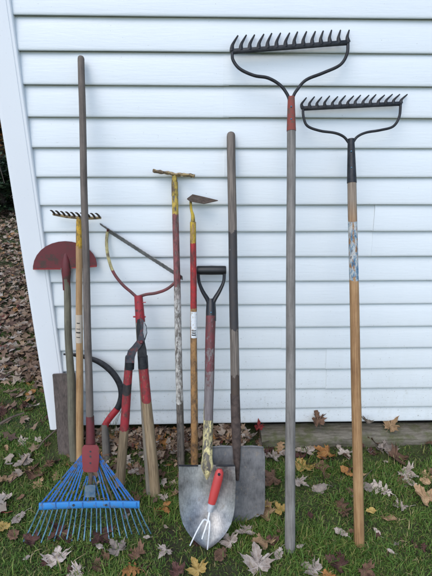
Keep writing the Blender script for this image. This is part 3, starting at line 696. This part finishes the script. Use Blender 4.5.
# ------------------------------------------------------------------ fallen leaves
MAPLE = [(0, -.06), (.10, -.16), (.30, -.30), (.36, -.20), (.52, -.16), (.46, -.02), (.80, .10), (.68, .20), (.92, .42), (.66, .40), (.52, .46), (.34, .34), (.24, .40),
         (.30, .62), (.18, .72), (.14, .90), (0, 1.12)]
MAPLE = MAPLE + [(-x, y) for x, y in MAPLE[-2:0:-1]]
OAK = [(0, -.1), (.10, .0), (.26, .02), (.16, .12), (.14, .2), (.38, .26), (.44, .36), (.2, .40), (.18, .5), (.46, .6), (.46, .72), (.22, .72), (.2, .82), (.36, .96), (.3, 1.06), (.12, 1.04), (0, 1.2)]
OAK = OAK + [(-x, y) for x, y in OAK[-2:0:-1]]
OVAL = [(0, -.1), (.16, .02), (.28, .18), (.36, .38), (.36, .58), (.28, .78), (.16, .96), (0, 1.15)]
OVAL = OVAL + [(-x, y) for x, y in OVAL[-2:0:-1]]
CEN = {'maple': (0, .08), 'oak': (0, .5), 'oval': (0, .5)}
def leaf_pts(outline, cen, seed, curl):
    rr = random.Random(seed); ctr = Vector((cen[0], cen[1], 0))
    a1, a2, a3 = rr.uniform(.3, 1)*curl, rr.uniform(-.6, .9)*curl, rr.uniform(0, 6.3)
    fx = rr.uniform(.85, 1.1)
    def bend(x, y):
        d = math.hypot(x, y-.3); th = math.atan2(y-.3, x)
        z = a1*.38*x*x + a2*.25*(y-.3)**2 + curl*.12*d*math.sin(3*th+a3) + .05*math.sin(x*9+a3)*math.sin(y*8+a3) - .04*math.exp(-(x*7)**2)
        return Vector((x*fx*(1-.18*curl*abs(x)), y*(1-.12*curl*abs(y)), z))
    return rr, ctr, bend
def leaf_mesh(name, shape, seed, curl):
    outline = {'maple': MAPLE, 'oak': OAK, 'oval': OVAL}[shape]; cen = CEN[shape]
    rr, ctr, bend = leaf_pts(outline, cen, seed, curl)
    pts = []
    for i, (x, y) in enumerate(outline):
        x2, y2 = outline[(i+1) % len(outline)]
        pts.append((x*rr.uniform(.88, 1.06)+rr.uniform(-.03, .03), y+rr.uniform(-.04, .04)))
        q = rr.uniform(.35, .65); tear = rr.uniform(.80, 1.02) if rr.random() < .8 else .6
        mx, my = x+(x2-x)*q, y+(y2-y)*q; pts.append((cen[0]+(mx-cen[0])*tear, cen[1]+(my-cen[1])*(tear*.5+.5)))
    rings = [1.0, .72, .42, .16]; vs = []; uv = []; n = len(pts)
    for q in rings:
        for (x, y) in pts:
            if shape == 'maple': cx, cy2 = cen
            else: cx, cy2 = 0, cen[1]+(y-cen[1])*.8
            X = cx+(x-cx)*q; Y = cy2+(y-cy2)*q; vs.append(bend(X, Y)); uv.append((X, Y))
    vs.append(bend(*cen)); uv.append(cen)
    fs = [(k*n+i, k*n+(i+1) % n, (k+1)*n+(i+1) % n, (k+1)*n+i) for k in range(len(rings)-1) for i in range(n)]
    fs += [((len(rings)-1)*n+i, (len(rings)-1)*n+(i+1) % n, len(rings)*n) for i in range(n)]
    # stalk
    b = len(vs); x0, y0 = outline[0]; L0 = rr.uniform(.2, .5); kx = rr.uniform(-.3, .3)
    prevc = None
    for i in range(5):
        t = i/4; c = bend(x0, y0)+Vector((kx*t*t, -L0*t, .10*t*curl)); w_ = .012
        for k in range(4):
            a = math.pi/2*k; vs.append(c+Vector((math.cos(a)*w_, 0, math.sin(a)*w_))); uv.append((0, y0))
    fs += [(b+i*4+k, b+i*4+(k+1) % 4, b+(i+1)*4+(k+1) % 4, b+(i+1)*4+k) for i in range(4) for k in range(4)]
    me = bpy.data.meshes.new(name); me.from_pydata([tuple(v) for v in vs], [], fs)
    u = me.uv_layers.new(name='UVMap')
    for lp in me.loops: u.data[lp.index].uv = uv[lp.vertex_index]
    me.polygons.foreach_set('use_smooth', [True]*len(fs)); me.update(); return me
def leaf_mat(name, c1, c2, vein, shape, blot=(.05, .03, .02), bl_amt=.60):
    m, nt, b = newmat(name); tc = nt.nodes.new('ShaderNodeTexCoord'); sp = nt.nodes.new('ShaderNodeSeparateXYZ'); nt.links.new(tc.outputs['UV'], sp.inputs[0])
    x, y = sp.outputs[0], sp.outputs[1]; oi = nt.nodes.new('ShaderNodeObjectInfo')
    add = nt.nodes.new('ShaderNodeVectorMath'); add.operation = 'ADD'; nt.links.new(tc.outputs['UV'], add.inputs[0])
    cmb = nt.nodes.new('ShaderNodeCombineXYZ'); nt.links.new(math_(nt, 'MULTIPLY', oi.outputs['Random'], 50), cmb.inputs[2]); nt.links.new(cmb.outputs[0], add.inputs[1])
    vec = add.outputs[0]
    best = None
    if shape == 'maple':
        for ang in (90, 42, 138, -8, 188):
            a = R(ang); cr = math_(nt, 'ABSOLUTE', math_(nt, 'SUBTRACT', math_(nt, 'MULTIPLY', x, math.sin(a)), math_(nt, 'MULTIPLY', y, math.cos(a))))
            dt = math_(nt, 'ADD', math_(nt, 'MULTIPLY', x, math.cos(a)), math_(nt, 'MULTIPLY', y, math.sin(a)))
            cr = math_(nt, 'ADD', cr, math_(nt, 'MULTIPLY', math_(nt, 'LESS_THAN', dt, 0), 1))
            best = cr if best is None else math_(nt, 'MINIMUM', best, cr)
    else:
        ax = math_(nt, 'ABSOLUTE', x); fr = math_(nt, 'PINGPONG', math_(nt, 'SUBTRACT', y, math_(nt, 'MULTIPLY', ax, .7)), .075)
        best = math_(nt, 'MINIMUM', ax, math_(nt, 'MULTIPLY', math_(nt, 'ADD', fr, .006), 1.2))
    vf = math_(nt, 'SUBTRACT', 1, math_(nt, 'DIVIDE', best, .022), clamp=True)
    n1 = noise(nt, vec, 4.5, 7, .7)
    c = ramp(nt, n1, [(.36, c1), (.62, c2)])
    hv = nt.nodes.new('ShaderNodeHueSaturation'); nt.links.new(c, hv.inputs['Color'])
    nt.links.new(math_(nt, 'ADD', .72, math_(nt, 'MULTIPLY', oi.outputs['Random'], .5)), hv.inputs['Value'])
    k = math_(nt, 'MULTIPLY', math_(nt, 'SUBTRACT', noise(nt, vec, 9, 7, .75), bl_amt), 12, clamp=True)
    c = mix(nt, math_(nt, 'MULTIPLY', k, .8), hv.outputs[0], blot); c = mix(nt, math_(nt, 'MULTIPLY', vf, .6), c, vein)
    nt.links.new(c, b.inputs['Base Color']); b.inputs['Roughness'].default_value = .7; b.inputs['Specular IOR Level'].default_value = .25
    bump(nt, b, math_(nt, 'ADD', noise(nt, vec, 22, 5), math_(nt, 'MULTIPLY', vf, 1.2)), .5, .0025); return m
LC = {  # colour: (dark, light, vein, blotch amount)
 'pale': ((.26, .195, .15), (.54, .455, .38), (.60, .54, .48), .60), 'grey': ((.13, .105, .085), (.30, .245, .20), (.34, .3, .26), .58),
 'tan': ((.24, .14, .07), (.44, .29, .16), (.5, .36, .2), .60), 'brown': ((.085, .045, .028), (.20, .11, .065), (.26, .16, .1), .60),
 'dark': ((.045, .022, .018), (.125, .055, .042), (.16, .09, .065), .62), 'orange': ((.24, .10, .03), (.42, .20, .06), (.5, .3, .12), .60),
 'yellow': ((.36, .22, .05), (.55, .38, .12), (.6, .45, .2), .58), 'red': ((.10, .012, .014), (.24, .028, .026), (.36, .09, .07), .64)}
LMAT = {(c, s): leaf_mat(f'{c}_{s}_leaf', v[0], v[1], v[2], s, bl_amt=v[3]) for c, v in LC.items() for s in ('maple', 'oak', 'oval')}
LME = {s: [leaf_mesh('fallen_leaf', s, 10*i+len(s), cu) for i, cu in enumerate((.45, .8, 1.2, 1.6, 2.1, .6, .7, 1.0, 1.4, 1.9, 1.1, .9, 2.4))] for s in ('maple', 'oak', 'oval')}
def put_leaf(p, size, colr, shape, label, group=None, var=None, rz=None, tilt=.35, name='fallen_leaf'):
    me = LME[shape][var if var is not None else random.randrange(13)]
    o = bpy.data.objects.new(name, me); col.objects.link(o)
    if not me.materials: me.materials.append(LMAT[('tan', shape)])
    o.material_slots[0].link = 'OBJECT'; o.material_slots[0].material = LMAT[(colr, shape)]
    o.location = p; s = size/1.35; o.scale = (s*random.uniform(.9, 1.1), s, s)
    if random.random() < .3 and shape != 'maple': o.scale.z *= -1
    o.rotation_euler = (random.uniform(-tilt, tilt), random.uniform(-tilt, tilt), rz if rz is not None else random.uniform(0, 6.28))
    return tag(o, label, 'leaf', group)
LV = [  # px, py, size px, colour, shape, what singles it out
 (259, 566, 34, 'pale', 'maple', 'large pale pinkish maple leaf with pointed lobes on the grass below the shovels', 1, .1),
 (3, 511, 30, 'red', 'oval', 'crimson red leaf at the far left edge of the grass', 0, .9),
 (12, 478, 30, 'tan', 'oak', 'large tan and orange curled leaf left of the blue rake', 3, 1.9),
 (37, 476, 25, 'brown', 'maple', 'brown crumpled maple leaf beside the large tan one, left of the blue rake', 3, .4),
 (28, 459, 20, 'grey', 'maple', 'greyish leaf on the moss near the foot of the white corner post', 2, 2.2),
 (5, 497, 22, 'pale', 'maple', 'whitish leaf just above the crimson leaf at the left edge', 2, 3.0),
 (24, 512, 20, 'pale', 'oval', 'narrow pale leaf lying just left of the blue crossbar', 1, 2.7),
 (9, 526, 24, 'yellow', 'oval', 'golden yellow leaf below the crimson leaf at the left edge', 1, 1.5),
 (15, 539, 20, 'brown', 'oval', 'small brown leaf below the golden yellow leaf at lower left', 2, .6),
 (57, 560, 27, 'pale', 'maple', 'white and yellowish maple leaf below the tines of the blue rake', 1, .3),
 (79, 571, 18, 'pale', 'maple', 'white leaf cut by the bottom edge, below the blue rake', 0, 2.0),
 (30, 556, 9, 'pale', 'oval', 'tiny pale leaf on the grass at lower left', 0, 2.0),
 (119, 550, 22, 'grey', 'maple', 'grey-white maple leaf with ragged edges under the right end of the blue rake', 2, .8),
 (103, 548, 12, 'pale', 'oval', 'small pale leaf just left of the grey-white maple leaf below the blue rake', 1, 1.2),
 (139, 554, 24, 'brown', 'maple', 'rich brown crumpled leaf between the blue rake tips and the D-grip shovel', 4, 1.0),
 (140, 570, 24, 'orange', 'oak', 'orange-brown leaf at the bottom edge right of the blue rake', 1, 1.6),
 (166, 549, 17, 'pale', 'maple', 'pale leaf on the grass just left of the silver shovel tip', 1, 2.6),
 (150, 537, 9, 'pale', 'oval', 'tiny white leaf at the right end of the blue rake tines', 0, 1.6),
 (34, 541, 20, 'dark', 'maple', 'dark purple leaf under the leftmost tines of the blue rake', 3, 1.2),
 (62, 531, 26, 'dark', 'maple', 'dark purplish leaf under the blue rake tines, left of centre', 4, 2.2),
 (68, 543, 20, 'dark', 'oak', 'dark lobed leaf under the middle tines of the blue rake', 2, .2),
 (100, 534, 24, 'dark', 'maple', 'dark brown-purple leaf under the right half of the blue rake tines', 3, 4.0),
 (95, 566, 20, 'brown', 'maple', 'brown leaf near the bottom edge between two pale leaves below the blue rake', 2, 5.0),
 (165, 498, 12, 'pale', 'maple', 'small pale leaf beside the wooden end of the right lopper handle', 1, 1.0),
 (165, 474, 26, 'brown', 'oak', 'big brown leaf between the loppers and the silver shovel', 3, 1.4),
 (168, 512, 18, 'orange', 'oval', 'rusty orange leaf close to the left edge of the silver blade', 2, .4),
 (139, 470, 16, 'pale', 'maple', 'pale leaf between the two lopper handles, upper one', 2, 2.0),
 (129, 469, 13, 'grey', 'oval', 'grey leaf just right of the left lopper handle', 1, .9),
 (231, 542, 22, 'pale', 'maple', 'pale leaf on the grass right of the silver shovel tip', 1, .6),
 (225, 549, 20, 'brown', 'oval', 'brown leaf under the pale one right of the silver shovel tip', 1, 2.4),
 (249, 531, 22, 'pale', 'maple', 'pale grey maple leaf just below the grey square blade', 2, 1.9),
 (268, 514, 26, 'tan', 'maple', 'tan-orange maple leaf touching the right corner of the grey blade', 3, 1.0),
 (271, 503, 20, 'yellow', 'oval', 'yellowish leaf right of the grey blade above the tan-orange maple leaf', 2, 1.9),
 (263, 540, 22, 'tan', 'maple', 'tan leaf on the grass between the grey shovel and the tall grey rake handle', 3, 3.0),
 (278, 537, 22, 'dark', 'oval', 'dark purple-brown leaf left of the foot of the tall grey rake handle', 3, 2.0),
 (281, 548, 17, 'pale', 'oval', 'pale leaf touching the foot of the tall grey rake handle', 1, 2.6),
 (199, 571, 22, 'yellow', 'maple', 'yellow leaf at the bottom edge below the silver shovel', 1, .5),
 (179, 573, 20, 'dark', 'maple', 'dark brown leaf at the bottom edge left of the yellow leaf', 3, .5),
 (265, 437, 30, 'tan', 'maple', 'large pale tan leaf at the foot of the wall right of the shovel handle', 4, .9),
 (276, 432, 22, 'grey', 'maple', 'greyish tan leaf at the wall just left of the tall grey rake handle', 4, 2.9),
 (274, 478, 24, 'brown', 'maple', 'brown leaf right of the grey shovel blade', 3, 2.2),
 (214, 436, 20, 'tan', 'maple', 'tan leaf at the foot of the wall between the two shovel shafts', 3, 2.2),
 (276, 458, 20, 'pale', 'maple', 'pale leaf between the grey blade and the tall grey rake handle', 3, 1.2),
 (310, 451, 24, 'pale', 'maple', 'pale maple leaf right of the tall grey handle close to the timber', 1, 1.1),
 (328, 453, 24, 'orange', 'maple', 'orange-brown maple leaf in front of the timber between the two rake handles', 3, 2.1),
 (345, 452, 20, 'pale', 'maple', 'pale leaf in front of the timber just left of the tan rake handle', 2, 3.1),
 (304, 469, 26, 'yellow', 'maple', 'mottled yellow-tan leaf beside the tall grey rake handle', 3, .1),
 (328, 467, 22, 'brown', 'oval', 'brown leaf below the orange-brown maple leaf between the rake handles', 2, 1.1),
 (326, 485, 22, 'grey', 'oval', 'pale grey folded leaf on the grass midway between the rake handles', 2, 1.9),
 (298, 481, 18, 'pale', 'maple', 'pale leaf just right of the tall grey handle below the mottled yellow leaf', 2, 4.0),
 (352, 475, 18, 'orange', 'oval', 'rusty orange leaf touching the left of the tan handle', 1, .8),
 (378, 441, 22, 'brown', 'maple', 'dark tan leaf against the timber right of the tan handle', 3, .8),
 (388, 446, 20, 'grey', 'maple', 'grey-white leaf by the timber right of the tan handle', 3, 2.8),
 (395, 458, 24, 'brown', 'maple', 'brown leaf near the timber at the right, below a grey-white leaf', 3, 4.8),
 (404, 473, 22, 'pale', 'maple', 'pale curled leaf at the right above the long white one', 3, 4.0),
 (416, 485, 18, 'pale', 'oval', 'pale leaf near the right edge level with the white lobed leaf', 1, .7),
 (391, 493, 27, 'pale', 'oak', 'white lobed leaf on the grass at the right', 1, .9),
 (408, 507, 24, 'pale', 'oak', 'pale curled leaf left of the big tan leaf at the right edge', 4, 1.2),
 (428, 500, 28, 'tan', 'maple', 'big tan leaf at the right edge of the lawn', 3, .4),
 (397, 519, 22, 'tan', 'oval', 'flat tan leaf with visible ribs on the grass at the right', 0, 1.1),
 (376, 510, 14, 'yellow', 'oval', 'small golden tan leaf right of the tan rake handle', 0, 1.7),
 (371, 491, 16, 'grey', 'oval', 'small grey leaf right of the tan rake handle', 1, .3),
 (347, 515, 30, 'brown', 'oak', 'long brown oak leaf leaning by the lower end of the tan rake handle', 1, .2),
 (347, 535, 18, 'pale', 'oval', 'pale leaf by the foot of the tan rake handle', 1, .9),
 (316, 570, 24, 'pale', 'maple', 'pale leaf at the bottom edge between the two rakes', 1, .9),
 (341, 566, 26, 'dark', 'maple', 'dark red-brown leaf at the bottom edge between the two rakes', 3, .9),
 (328, 573, 16, 'orange', 'maple', 'orange-red leaf at the bottom edge between a pale and a dark leaf', 1, 2.9),
 (364, 570, 22, 'brown', 'maple', 'brown leaf at the bottom edge below the foot of the tan rake', 3, 3.9),
 (394, 553, 9, 'pale', 'oval', 'tiny pale leaf alone on the grass at lower right', 0, .9),
 (303, 545, 10, 'pale', 'oval', 'tiny pale leaf right of the foot of the tall grey handle', 0, 1.9),
 (380, 535, 11, 'pale', 'oval', 'slender pale leaf on the open grass right of the foot of the tan rake', 0, .4),
 (282, 511, 18, 'yellow', 'maple', 'golden leaf touching the left side of the tall grey handle', 2, .4),
]
for (px, py, sz, c_, sh, lb, var, rz) in LV:
    p = onground(px, py, .017); put_leaf(p, sz*1.04/pxm(p), c_, sh, lb, None, var, rz, .25)
# leaves lying on the timber and against the wall
for px, py, sz, c_, lb, tz in ((319, 422, 16, 'brown', 'red-brown leaf on the timber leaning on the wall, right of the tall grey handle', .2), (366, 421, 12, 'grey', 'small grey leaf on the timber just right of the tan handle', .3),
                           (390, 427, 16, 'tan', 'tan leaf resting on the timber at the right', .1), (259, 428, 10, 'red', 'dark red maple leaf at the foot of the wall right of the shovel handle', .5)):
    p = onwall(px, py, -.035); q = put_leaf(p, sz*1.3/pxm(p), c_, 'maple', lb, None, 1, {319: .4, 366: 2.2, 390: 5.2, 259: .2}[px], .05); q.rotation_euler.x = .75+tz

# about 215 more single leaves, in groups nothing tells apart
def scatter_leaf(n, region, zone, wts, smin=.035, smax=.075):
    k = 0; tries = 0
    while k < n and tries < 5000:
        tries += 1
        px, py = region(); p = onground(px, py, random.uniform(.004, .022))
        if p.y > -.02 and p.x > XO-.02: continue
        if p.z < -.1: continue
        c_ = random.choices(list(wts), list(wts.values()))[0]; sh = random.choices(['maple', 'oval', 'oak'], [5, 3, 2])[0]
        word = {'pale': 'pale', 'grey': 'grey', 'tan': 'tan', 'brown': 'brown', 'dark': 'dark purplish', 'orange': 'orange-brown', 'yellow': 'yellowish', 'red': 'dark red'}[c_]
        kind = {'maple': 'maple-shaped', 'oval': 'unlobed', 'oak': 'oak-shaped'}[sh]
        put_leaf(p, random.uniform(smin, smax), c_, sh, f'small {word} {kind} leaf {zone}', f'{word} {kind} leaves {zone}', None, None, .6); k += 1
U_ = random.uniform
W1 = {'brown': 5, 'dark': 3, 'tan': 3, 'grey': 2.5, 'pale': 1.2, 'orange': 1}
scatter_leaf(62, lambda: (U_(92, 290), 428+30*U_(0, 1)**1.5), 'in the drift along the foot of the wall', W1, .045, .085)
scatter_leaf(14, lambda: (U_(100, 175), U_(455, 520)), 'around the lopper handles', W1)
scatter_leaf(34, lambda: (U_(292, 432), 442+42*U_(0, 1)**1.5), 'in front of the mossy timber', W1, .04, .08)
scatter_leaf(16, lambda: (U_(0, 60), U_(440, 500)), 'among the larger leaves left of the blue rake', W1, .03, .06)
scatter_leaf(14, lambda: (U_(240, 432), U_(485, 560)), 'sunk in the grass around the rake handles', {'brown': 3, 'grey': 2, 'dark': 3}, .025, .05)
scatter_leaf(10, lambda: (U_(0, 240), U_(540, 576)), 'sunk in the grass near the bottom edge', {'brown': 3, 'grey': 2, 'dark': 3}, .025, .05)
scatter_leaf(64, lambda: (U_(-14, 52), 425-(U_(0, 1)**.75)*110), 'on the ground to the left of the white corner post', {'brown': 5, 'dark': 3, 'tan': 3, 'grey': 3, 'pale': 1, 'orange': 1}, .05, .09)

# ------------------------------------------------------------------ leaf litter beyond the corner (one mass)
def mesh_from_arrays(name, V, Fq, tint_per_face_verts, mat, k):
    me = bpy.data.meshes.new(name); nV = len(V); nF = len(Fq)
    me.vertices.add(nV); me.vertices.foreach_set('co', V.ravel().astype(np.float32))
    me.loops.add(nF*k); me.loops.foreach_set('vertex_index', Fq.ravel().astype(np.int32))
    me.polygons.add(nF); me.polygons.foreach_set('loop_start', np.arange(nF, dtype=np.int32)*k); me.polygons.foreach_set('loop_total', np.full(nF, k, dtype=np.int32))
    me.update(calc_edges=True); at = me.color_attributes.new('tint', 'FLOAT_COLOR', 'POINT')
    at.data.foreach_set('color', np.hstack([tint_per_face_verts, np.ones((nV, 1))]).ravel().astype(np.float32))
    me.materials.append(mat); me.validate(); o = bpy.data.objects.new(name, me); col.objects.link(o); return o
def hv(x, y):
    def ss(a, b, v): t = np.clip((v-a)/(b-a), 0, 1); return t*t*(3-2*t)
    return .055*ss(-.24, -.02, y)*(1-ss(.12, .3, x)) + .006*np.sin(x*7.1+1.3)*np.cos(y*8.3+.4)+.004*np.sin(x*15+y*11)+.22*ss(1.0, 7, y)
def tri_leaves(P, size, tint):
    """P: (n,3) centres. each leaf: 9-point lobed fan, curled"""
    n = len(P); out = np.array([(0, 1.0), (.25, .5), (.8, .6), (.5, .1), (.6, -.4), (0, -.35), (-.6, -.4), (-.5, .1), (-.8, .6), (-.25, .5)]); m_ = len(out)
    rz = rng.uniform(0, 6.28, n); cu = rng.uniform(-.5, .9, n); wx = rng.uniform(.5, 1.05, n)
    L_ = np.zeros((n, m_+1, 3)); jit = rng.uniform(.75, 1.2, (n, m_))
    L_[:, :m_, 0] = out[:, 0]*jit*wx[:, None]; L_[:, :m_, 1] = out[:, 1]*jit
    L_[..., 2] = cu[:, None]*(L_[..., 0]**2)*.8+rng.uniform(-.12, .12, (n, m_+1))+.25*cu[:, None]*L_[..., 1]**2
    L_ *= size[:, None, None]*.5
    ax, ay = rng.normal(0, .35, n), rng.normal(0, .35, n)
    x, y, z = L_[..., 0], L_[..., 1], L_[..., 2]
    y, z = y*np.cos(ax)[:, None]-z*np.sin(ax)[:, None], y*np.sin(ax)[:, None]+z*np.cos(ax)[:, None]
    x, z = x*np.cos(ay)[:, None]+z*np.sin(ay)[:, None], -x*np.sin(ay)[:, None]+z*np.cos(ay)[:, None]
    x, y = x*np.cos(rz)[:, None]-y*np.sin(rz)[:, None], x*np.sin(rz)[:, None]+y*np.cos(rz)[:, None]
    V = np.stack([x, y, z], -1)+P[:, None, :]
    idx = np.arange(n)[:, None, None]*(m_+1)
    f = np.array([(i, (i+1) % m_, m_) for i in range(m_)])[None]+idx
    T = np.repeat(tint[:, None, :], m_+1, 1)*rng.uniform(.8, 1.2, (n, m_+1, 1))
    return V.reshape(-1, 3), f.reshape(-1, 3), T.reshape(-1, 3)
pal = np.array([(.17, .11, .075), (.23, .155, .10), (.30, .215, .145), (.32, .26, .20), (.09, .055, .04), (.32, .17, .07), (.38, .33, .28), (.13, .04, .03)])
pw = np.array([5, 5, 4.5, 3, 3, 1.2, 1.6, .3]); pw = pw/pw.sum()
n1 = 15000; y = .38+rng.uniform(0, 1, n1)**1.1*5.7; x = XO-.02-rng.uniform(0, 1, n1)**1.15*(2.0+y*.45)
keep = ~((rng.uniform(0, 1, n1) < .25) & (y < .6)); x, y = x[keep], y[keep]
n2 = 700; x2 = rng.uniform(-3, 3.5, n2); y2 = rng.uniform(-3.2, -.75, n2)
n3 = 520; x3 = rng.uniform(-2.6, XO-.05, n3); y3 = rng.uniform(-.7, .6, n3)
n4 = 800; x4 = rng.uniform(-.6, .18, n4); y4 = -.01-rng.exponential(.065, n4)
m2 = y2 < -.78; x = np.concatenate([x, x2[m2], x3, x4]); y = np.concatenate([y, y2[m2], y3, y4])
zz = hv(x, y)+rng.uniform(.004, .03, len(x)); sz = rng.uniform(.05, .10, len(x)); sz[-n4:] *= .6
V, Fc_, T = tri_leaves(np.stack([x, y, zz], 1), sz, pal[rng.choice(len(pal), len(x), p=pw)])
o = mesh_from_arrays('leaf_litter', V, Fc_, T, MT['litter'], 3); tag(o, 'thick brown leaf litter covering the ground behind the white corner post', 'leaf litter', kind='stuff')

# ------------------------------------------------------------------ grass
def grass(n, xr, yr, hl, wid, dens=None):
    x = rng.uniform(*xr, n); y = rng.uniform(*yr, n)
    f = .5+.25*np.sin(x*9+np.sin(y*13)*2)+.25*np.sin(y*14+x*5+1)
    keep = rng.uniform(0, 1, n) < (.35+.75*f)
    keep &= ~((y > -.005) & (x > XO-.01)); keep &= ~((x > .16) & (y > -.075) & (y < .2))
    nearwall = (y > -.17) & (x > XO); keep &= ~(nearwall & (rng.uniform(0, 1, n) < .72))
    x, y, f = x[keep], y[keep], f[keep]; n = len(x)
    h = rng.uniform(.4, 1, n)**1.1*hl*(.65+.6*f); th = rng.uniform(0, 6.28, n); lean = rng.uniform(.3, 1.5, n); w_ = wid*rng.uniform(.6, 1.3, n)
    dx, dy = np.cos(th), np.sin(th); z0 = hv(x, y)-.003
    V = np.zeros((n, 7, 3))
    for i, (t, ww) in enumerate(((0, 1), (.45, .85), (.8, .5))):
        a = t*h; out = a*np.sin(lean*t*1.0); up = a*np.cos(lean*t*1.0)
        cx, cy2, cz = x+dx*out, y+dy*out, z0+np.abs(up)
        V[:, 2*i] = np.stack([cx-dy*w_*ww, cy2+dx*w_*ww, cz], 1); V[:, 2*i+1] = np.stack([cx+dy*w_*ww, cy2-dx*w_*ww, cz], 1)
    out = h*np.sin(lean); V[:, 6] = np.stack([x+dx*out, y+dy*out, z0+np.abs(h*np.cos(lean))], 1)
    idx = np.arange(n)[:, None, None]*7; F1 = (np.array([(0, 1, 3), (0, 3, 2), (2, 3, 5), (2, 5, 4), (4, 5, 6)])[None]+idx).reshape(-1, 3)
    c0 = np.array([(.055, .125, .016), (.095, .175, .026), (.145, .21, .04), (.21, .20, .055), (.34, .28, .13)]); cc = c0[rng.choice(5, n, p=[.28, .34, .22, .11, .05])]*rng.uniform(.75, 1.25, (n, 1))
    return V.reshape(-1, 3), F1, np.repeat(cc, 7, 0)
parts = [grass(5000, (-1.25, 1.35), (-.95, -.0), .062, .0017), grass(26000, (-1.6, XO), (-.1, .75), .026, .0013), grass(14000, (-.62, .2), (-.22, -.0), .03, .0012), grass(110000, (-1.25, 1.35), (-.95, -.0), .034, .0012), grass(60000, (-1.25, 1.35), (-.95, -.0), .016, .0010), grass(9000, (-1.4, XO), (-.1, 1.0), .03, .0013), grass(60000, (-3.2, 3.2), (-3.4, -.95), .04, .0018), grass(16000, (1.35, 3.2), (-.95, 0), .04, .0016), grass(16000, (-3.2, -1.25), (-.95, .5), .036, .0016)]
off = 0; VV_ = []; FF = []; TT = []
for V, f, T in parts: VV_.append(V); FF.append(f+off); TT.append(T); off += len(V)
o = mesh_from_arrays('grass', np.vstack(VV_), np.vstack(FF), np.vstack(TT), MT['grass'], 3); tag(o, 'short mossy green lawn grass at the feet of the tools', 'grass', kind='stuff')

# thin grass weed against the wall near the sickle
p0 = onground(112, 440); s = MB()
for (px, py) in ((104, 417), (110, 407), (121, 412), (126, 404), (116, 419)):
    tip = onwall(px, py, -.05); mid = p0.lerp(tip, .6)+Vector((0, -.01, .03)); c = curve([p0, mid, tip], 6); s.tube(c, [.0014*(1-.8*i/len(c)) for i in range(len(c))], 5)
m, nt, b = newmat('weed_green'); b.inputs['Base Color'].default_value = (.09, .12, .04, 1); b.inputs['Roughness'].default_value = .6
tag(s.build('grass_weed', m, origin=p0), 'thin wiry grass weed growing by the wall left of the loppers', 'weed')
# fallen twigs
tm = wood('twig_bark', (.05, .035, .025), (.15, .11, .08))
for a_, b2, w_, lb in (((62, 425), (38, 448), 2, 'thin pale twig left of the dark board'), ((138, 446), (152, 462), 2, 'thin twig lying between the two lopper handles'), ((0, 424), (24, 413), 3, 'grey twig on the moss left of the corner post'),
                       ((352, 497), (372, 470), 1.5, 'thin dry stalk right of the tan handle')):
    A, B_ = onground(*a_, .03), onground(*b2, .03); s = MB(); c = curve([A, A.lerp(B_, .35)+Vector((.006, .004, .008)), A.lerp(B_, .7)+Vector((-.005, 0, .003)), B_], 5); s.tube(c, [w_/2/pxm(A)*(1-.5*i/len(c)) for i in range(len(c))], 6)
    tag(s.build('twig', tm, origin=A), lb, 'twig')

# ------------------------------------------------------------------ shrubs and trees beyond the corner
def crown(name, c, rad, n, size, cols, parent):
    c = np.array(c); cl = rng.normal(0, 1, (26, 3)); cl /= np.linalg.norm(cl, axis=1)[:, None]; cl *= rng.uniform(.35, .9, (26, 1))*np.array(rad)
    k = rng.integers(0, 26, n); P = cl[k]+rng.normal(0, .17, (n, 3))*np.array(rad)+c
    P[:, 2] = np.maximum(P[:, 2], .3)
    off = np.array(root_of(parent)); V, f, T = tri_leaves(P-off, rng.uniform(.6, 1.3, n)*size, np.array(cols)[rng.integers(0, len(cols), n)]*rng.uniform(.6, 1.3, (26, 1))[k])
    o = mesh_from_arrays(name, V, f, T, MT['foliage'], 3); o.parent = parent
bark = wood('dark_bark', (.03, .024, .02), (.10, .08, .065), .95, .2)
def plant(name, x, y, rad, hh, n, size, cols, label, cat, trunk_r, trunk_h, group=None):
    r = thing(name, (x, y, float(hv(np.array([x]), np.array([y]))[0])), label, cat, group); s = MB()
    s.tube(curve([(x, y, .0), (x+.04, y, trunk_h*.5), (x-.03, y, trunk_h)], 4), [trunk_r*(1-.5*i/8) for i in range(9)], 9)
    for k in range(6):
        a = k*1.05; s.tube([(x, y, trunk_h*.5+.08*k), (x+math.cos(a)*rad[0]*.35, y+math.sin(a)*rad[1]*.35, trunk_h*.8+.1*k), (x+math.cos(a)*rad[0]*.7, y+math.sin(a)*rad[1]*.7, hh-.2*rad[2]+.05*k)], [trunk_r*.4, trunk_r*.25, trunk_r*.08], 6)
    s.build('trunk', bark, r); crown('crown', (x, y, hh), rad, n, size, cols, r)
DG = [(.018, .035, .014), (.03, .055, .02), (.012, .022, .012)]
BR = [(.26, .10, .03), (.14, .07, .03), (.36, .15, .04), (.06, .05, .02)]
plant('evergreen_shrub', -2.9, 4.6, (.75, .6, .50), .50, 5200, .09, DG, 'dark evergreen shrub behind the corner, nearest the white post', 'shrub', .05, .7)
plant('evergreen_shrub', -4.2, 5.0, (.9, .7, .55), .55, 5200, .09, DG, 'broad dark evergreen shrub farther left behind the corner', 'shrub', .05, .8)
plant('autumn_tree', -4.1, 7.4, (1.6, 1.2, 1.6), 1.9, 14000, .14, BR, 'autumn tree with orange-brown leaves behind the evergreen shrubs', 'tree', .12, 2.4)
plant('evergreen_tree', -5.6, 8.6, (1.8, 1.5, 2.4), 2.6, 6500, .16, DG, 'tall dark evergreen tree left of the autumn tree', 'tree', .16, 2.8)
plant('evergreen_tree', -1.9, 9.2, (1.8, 1.5, 2.4), 2.6, 6500, .16, DG, 'tall dark evergreen tree behind the house corner', 'tree', .16, 2.8)
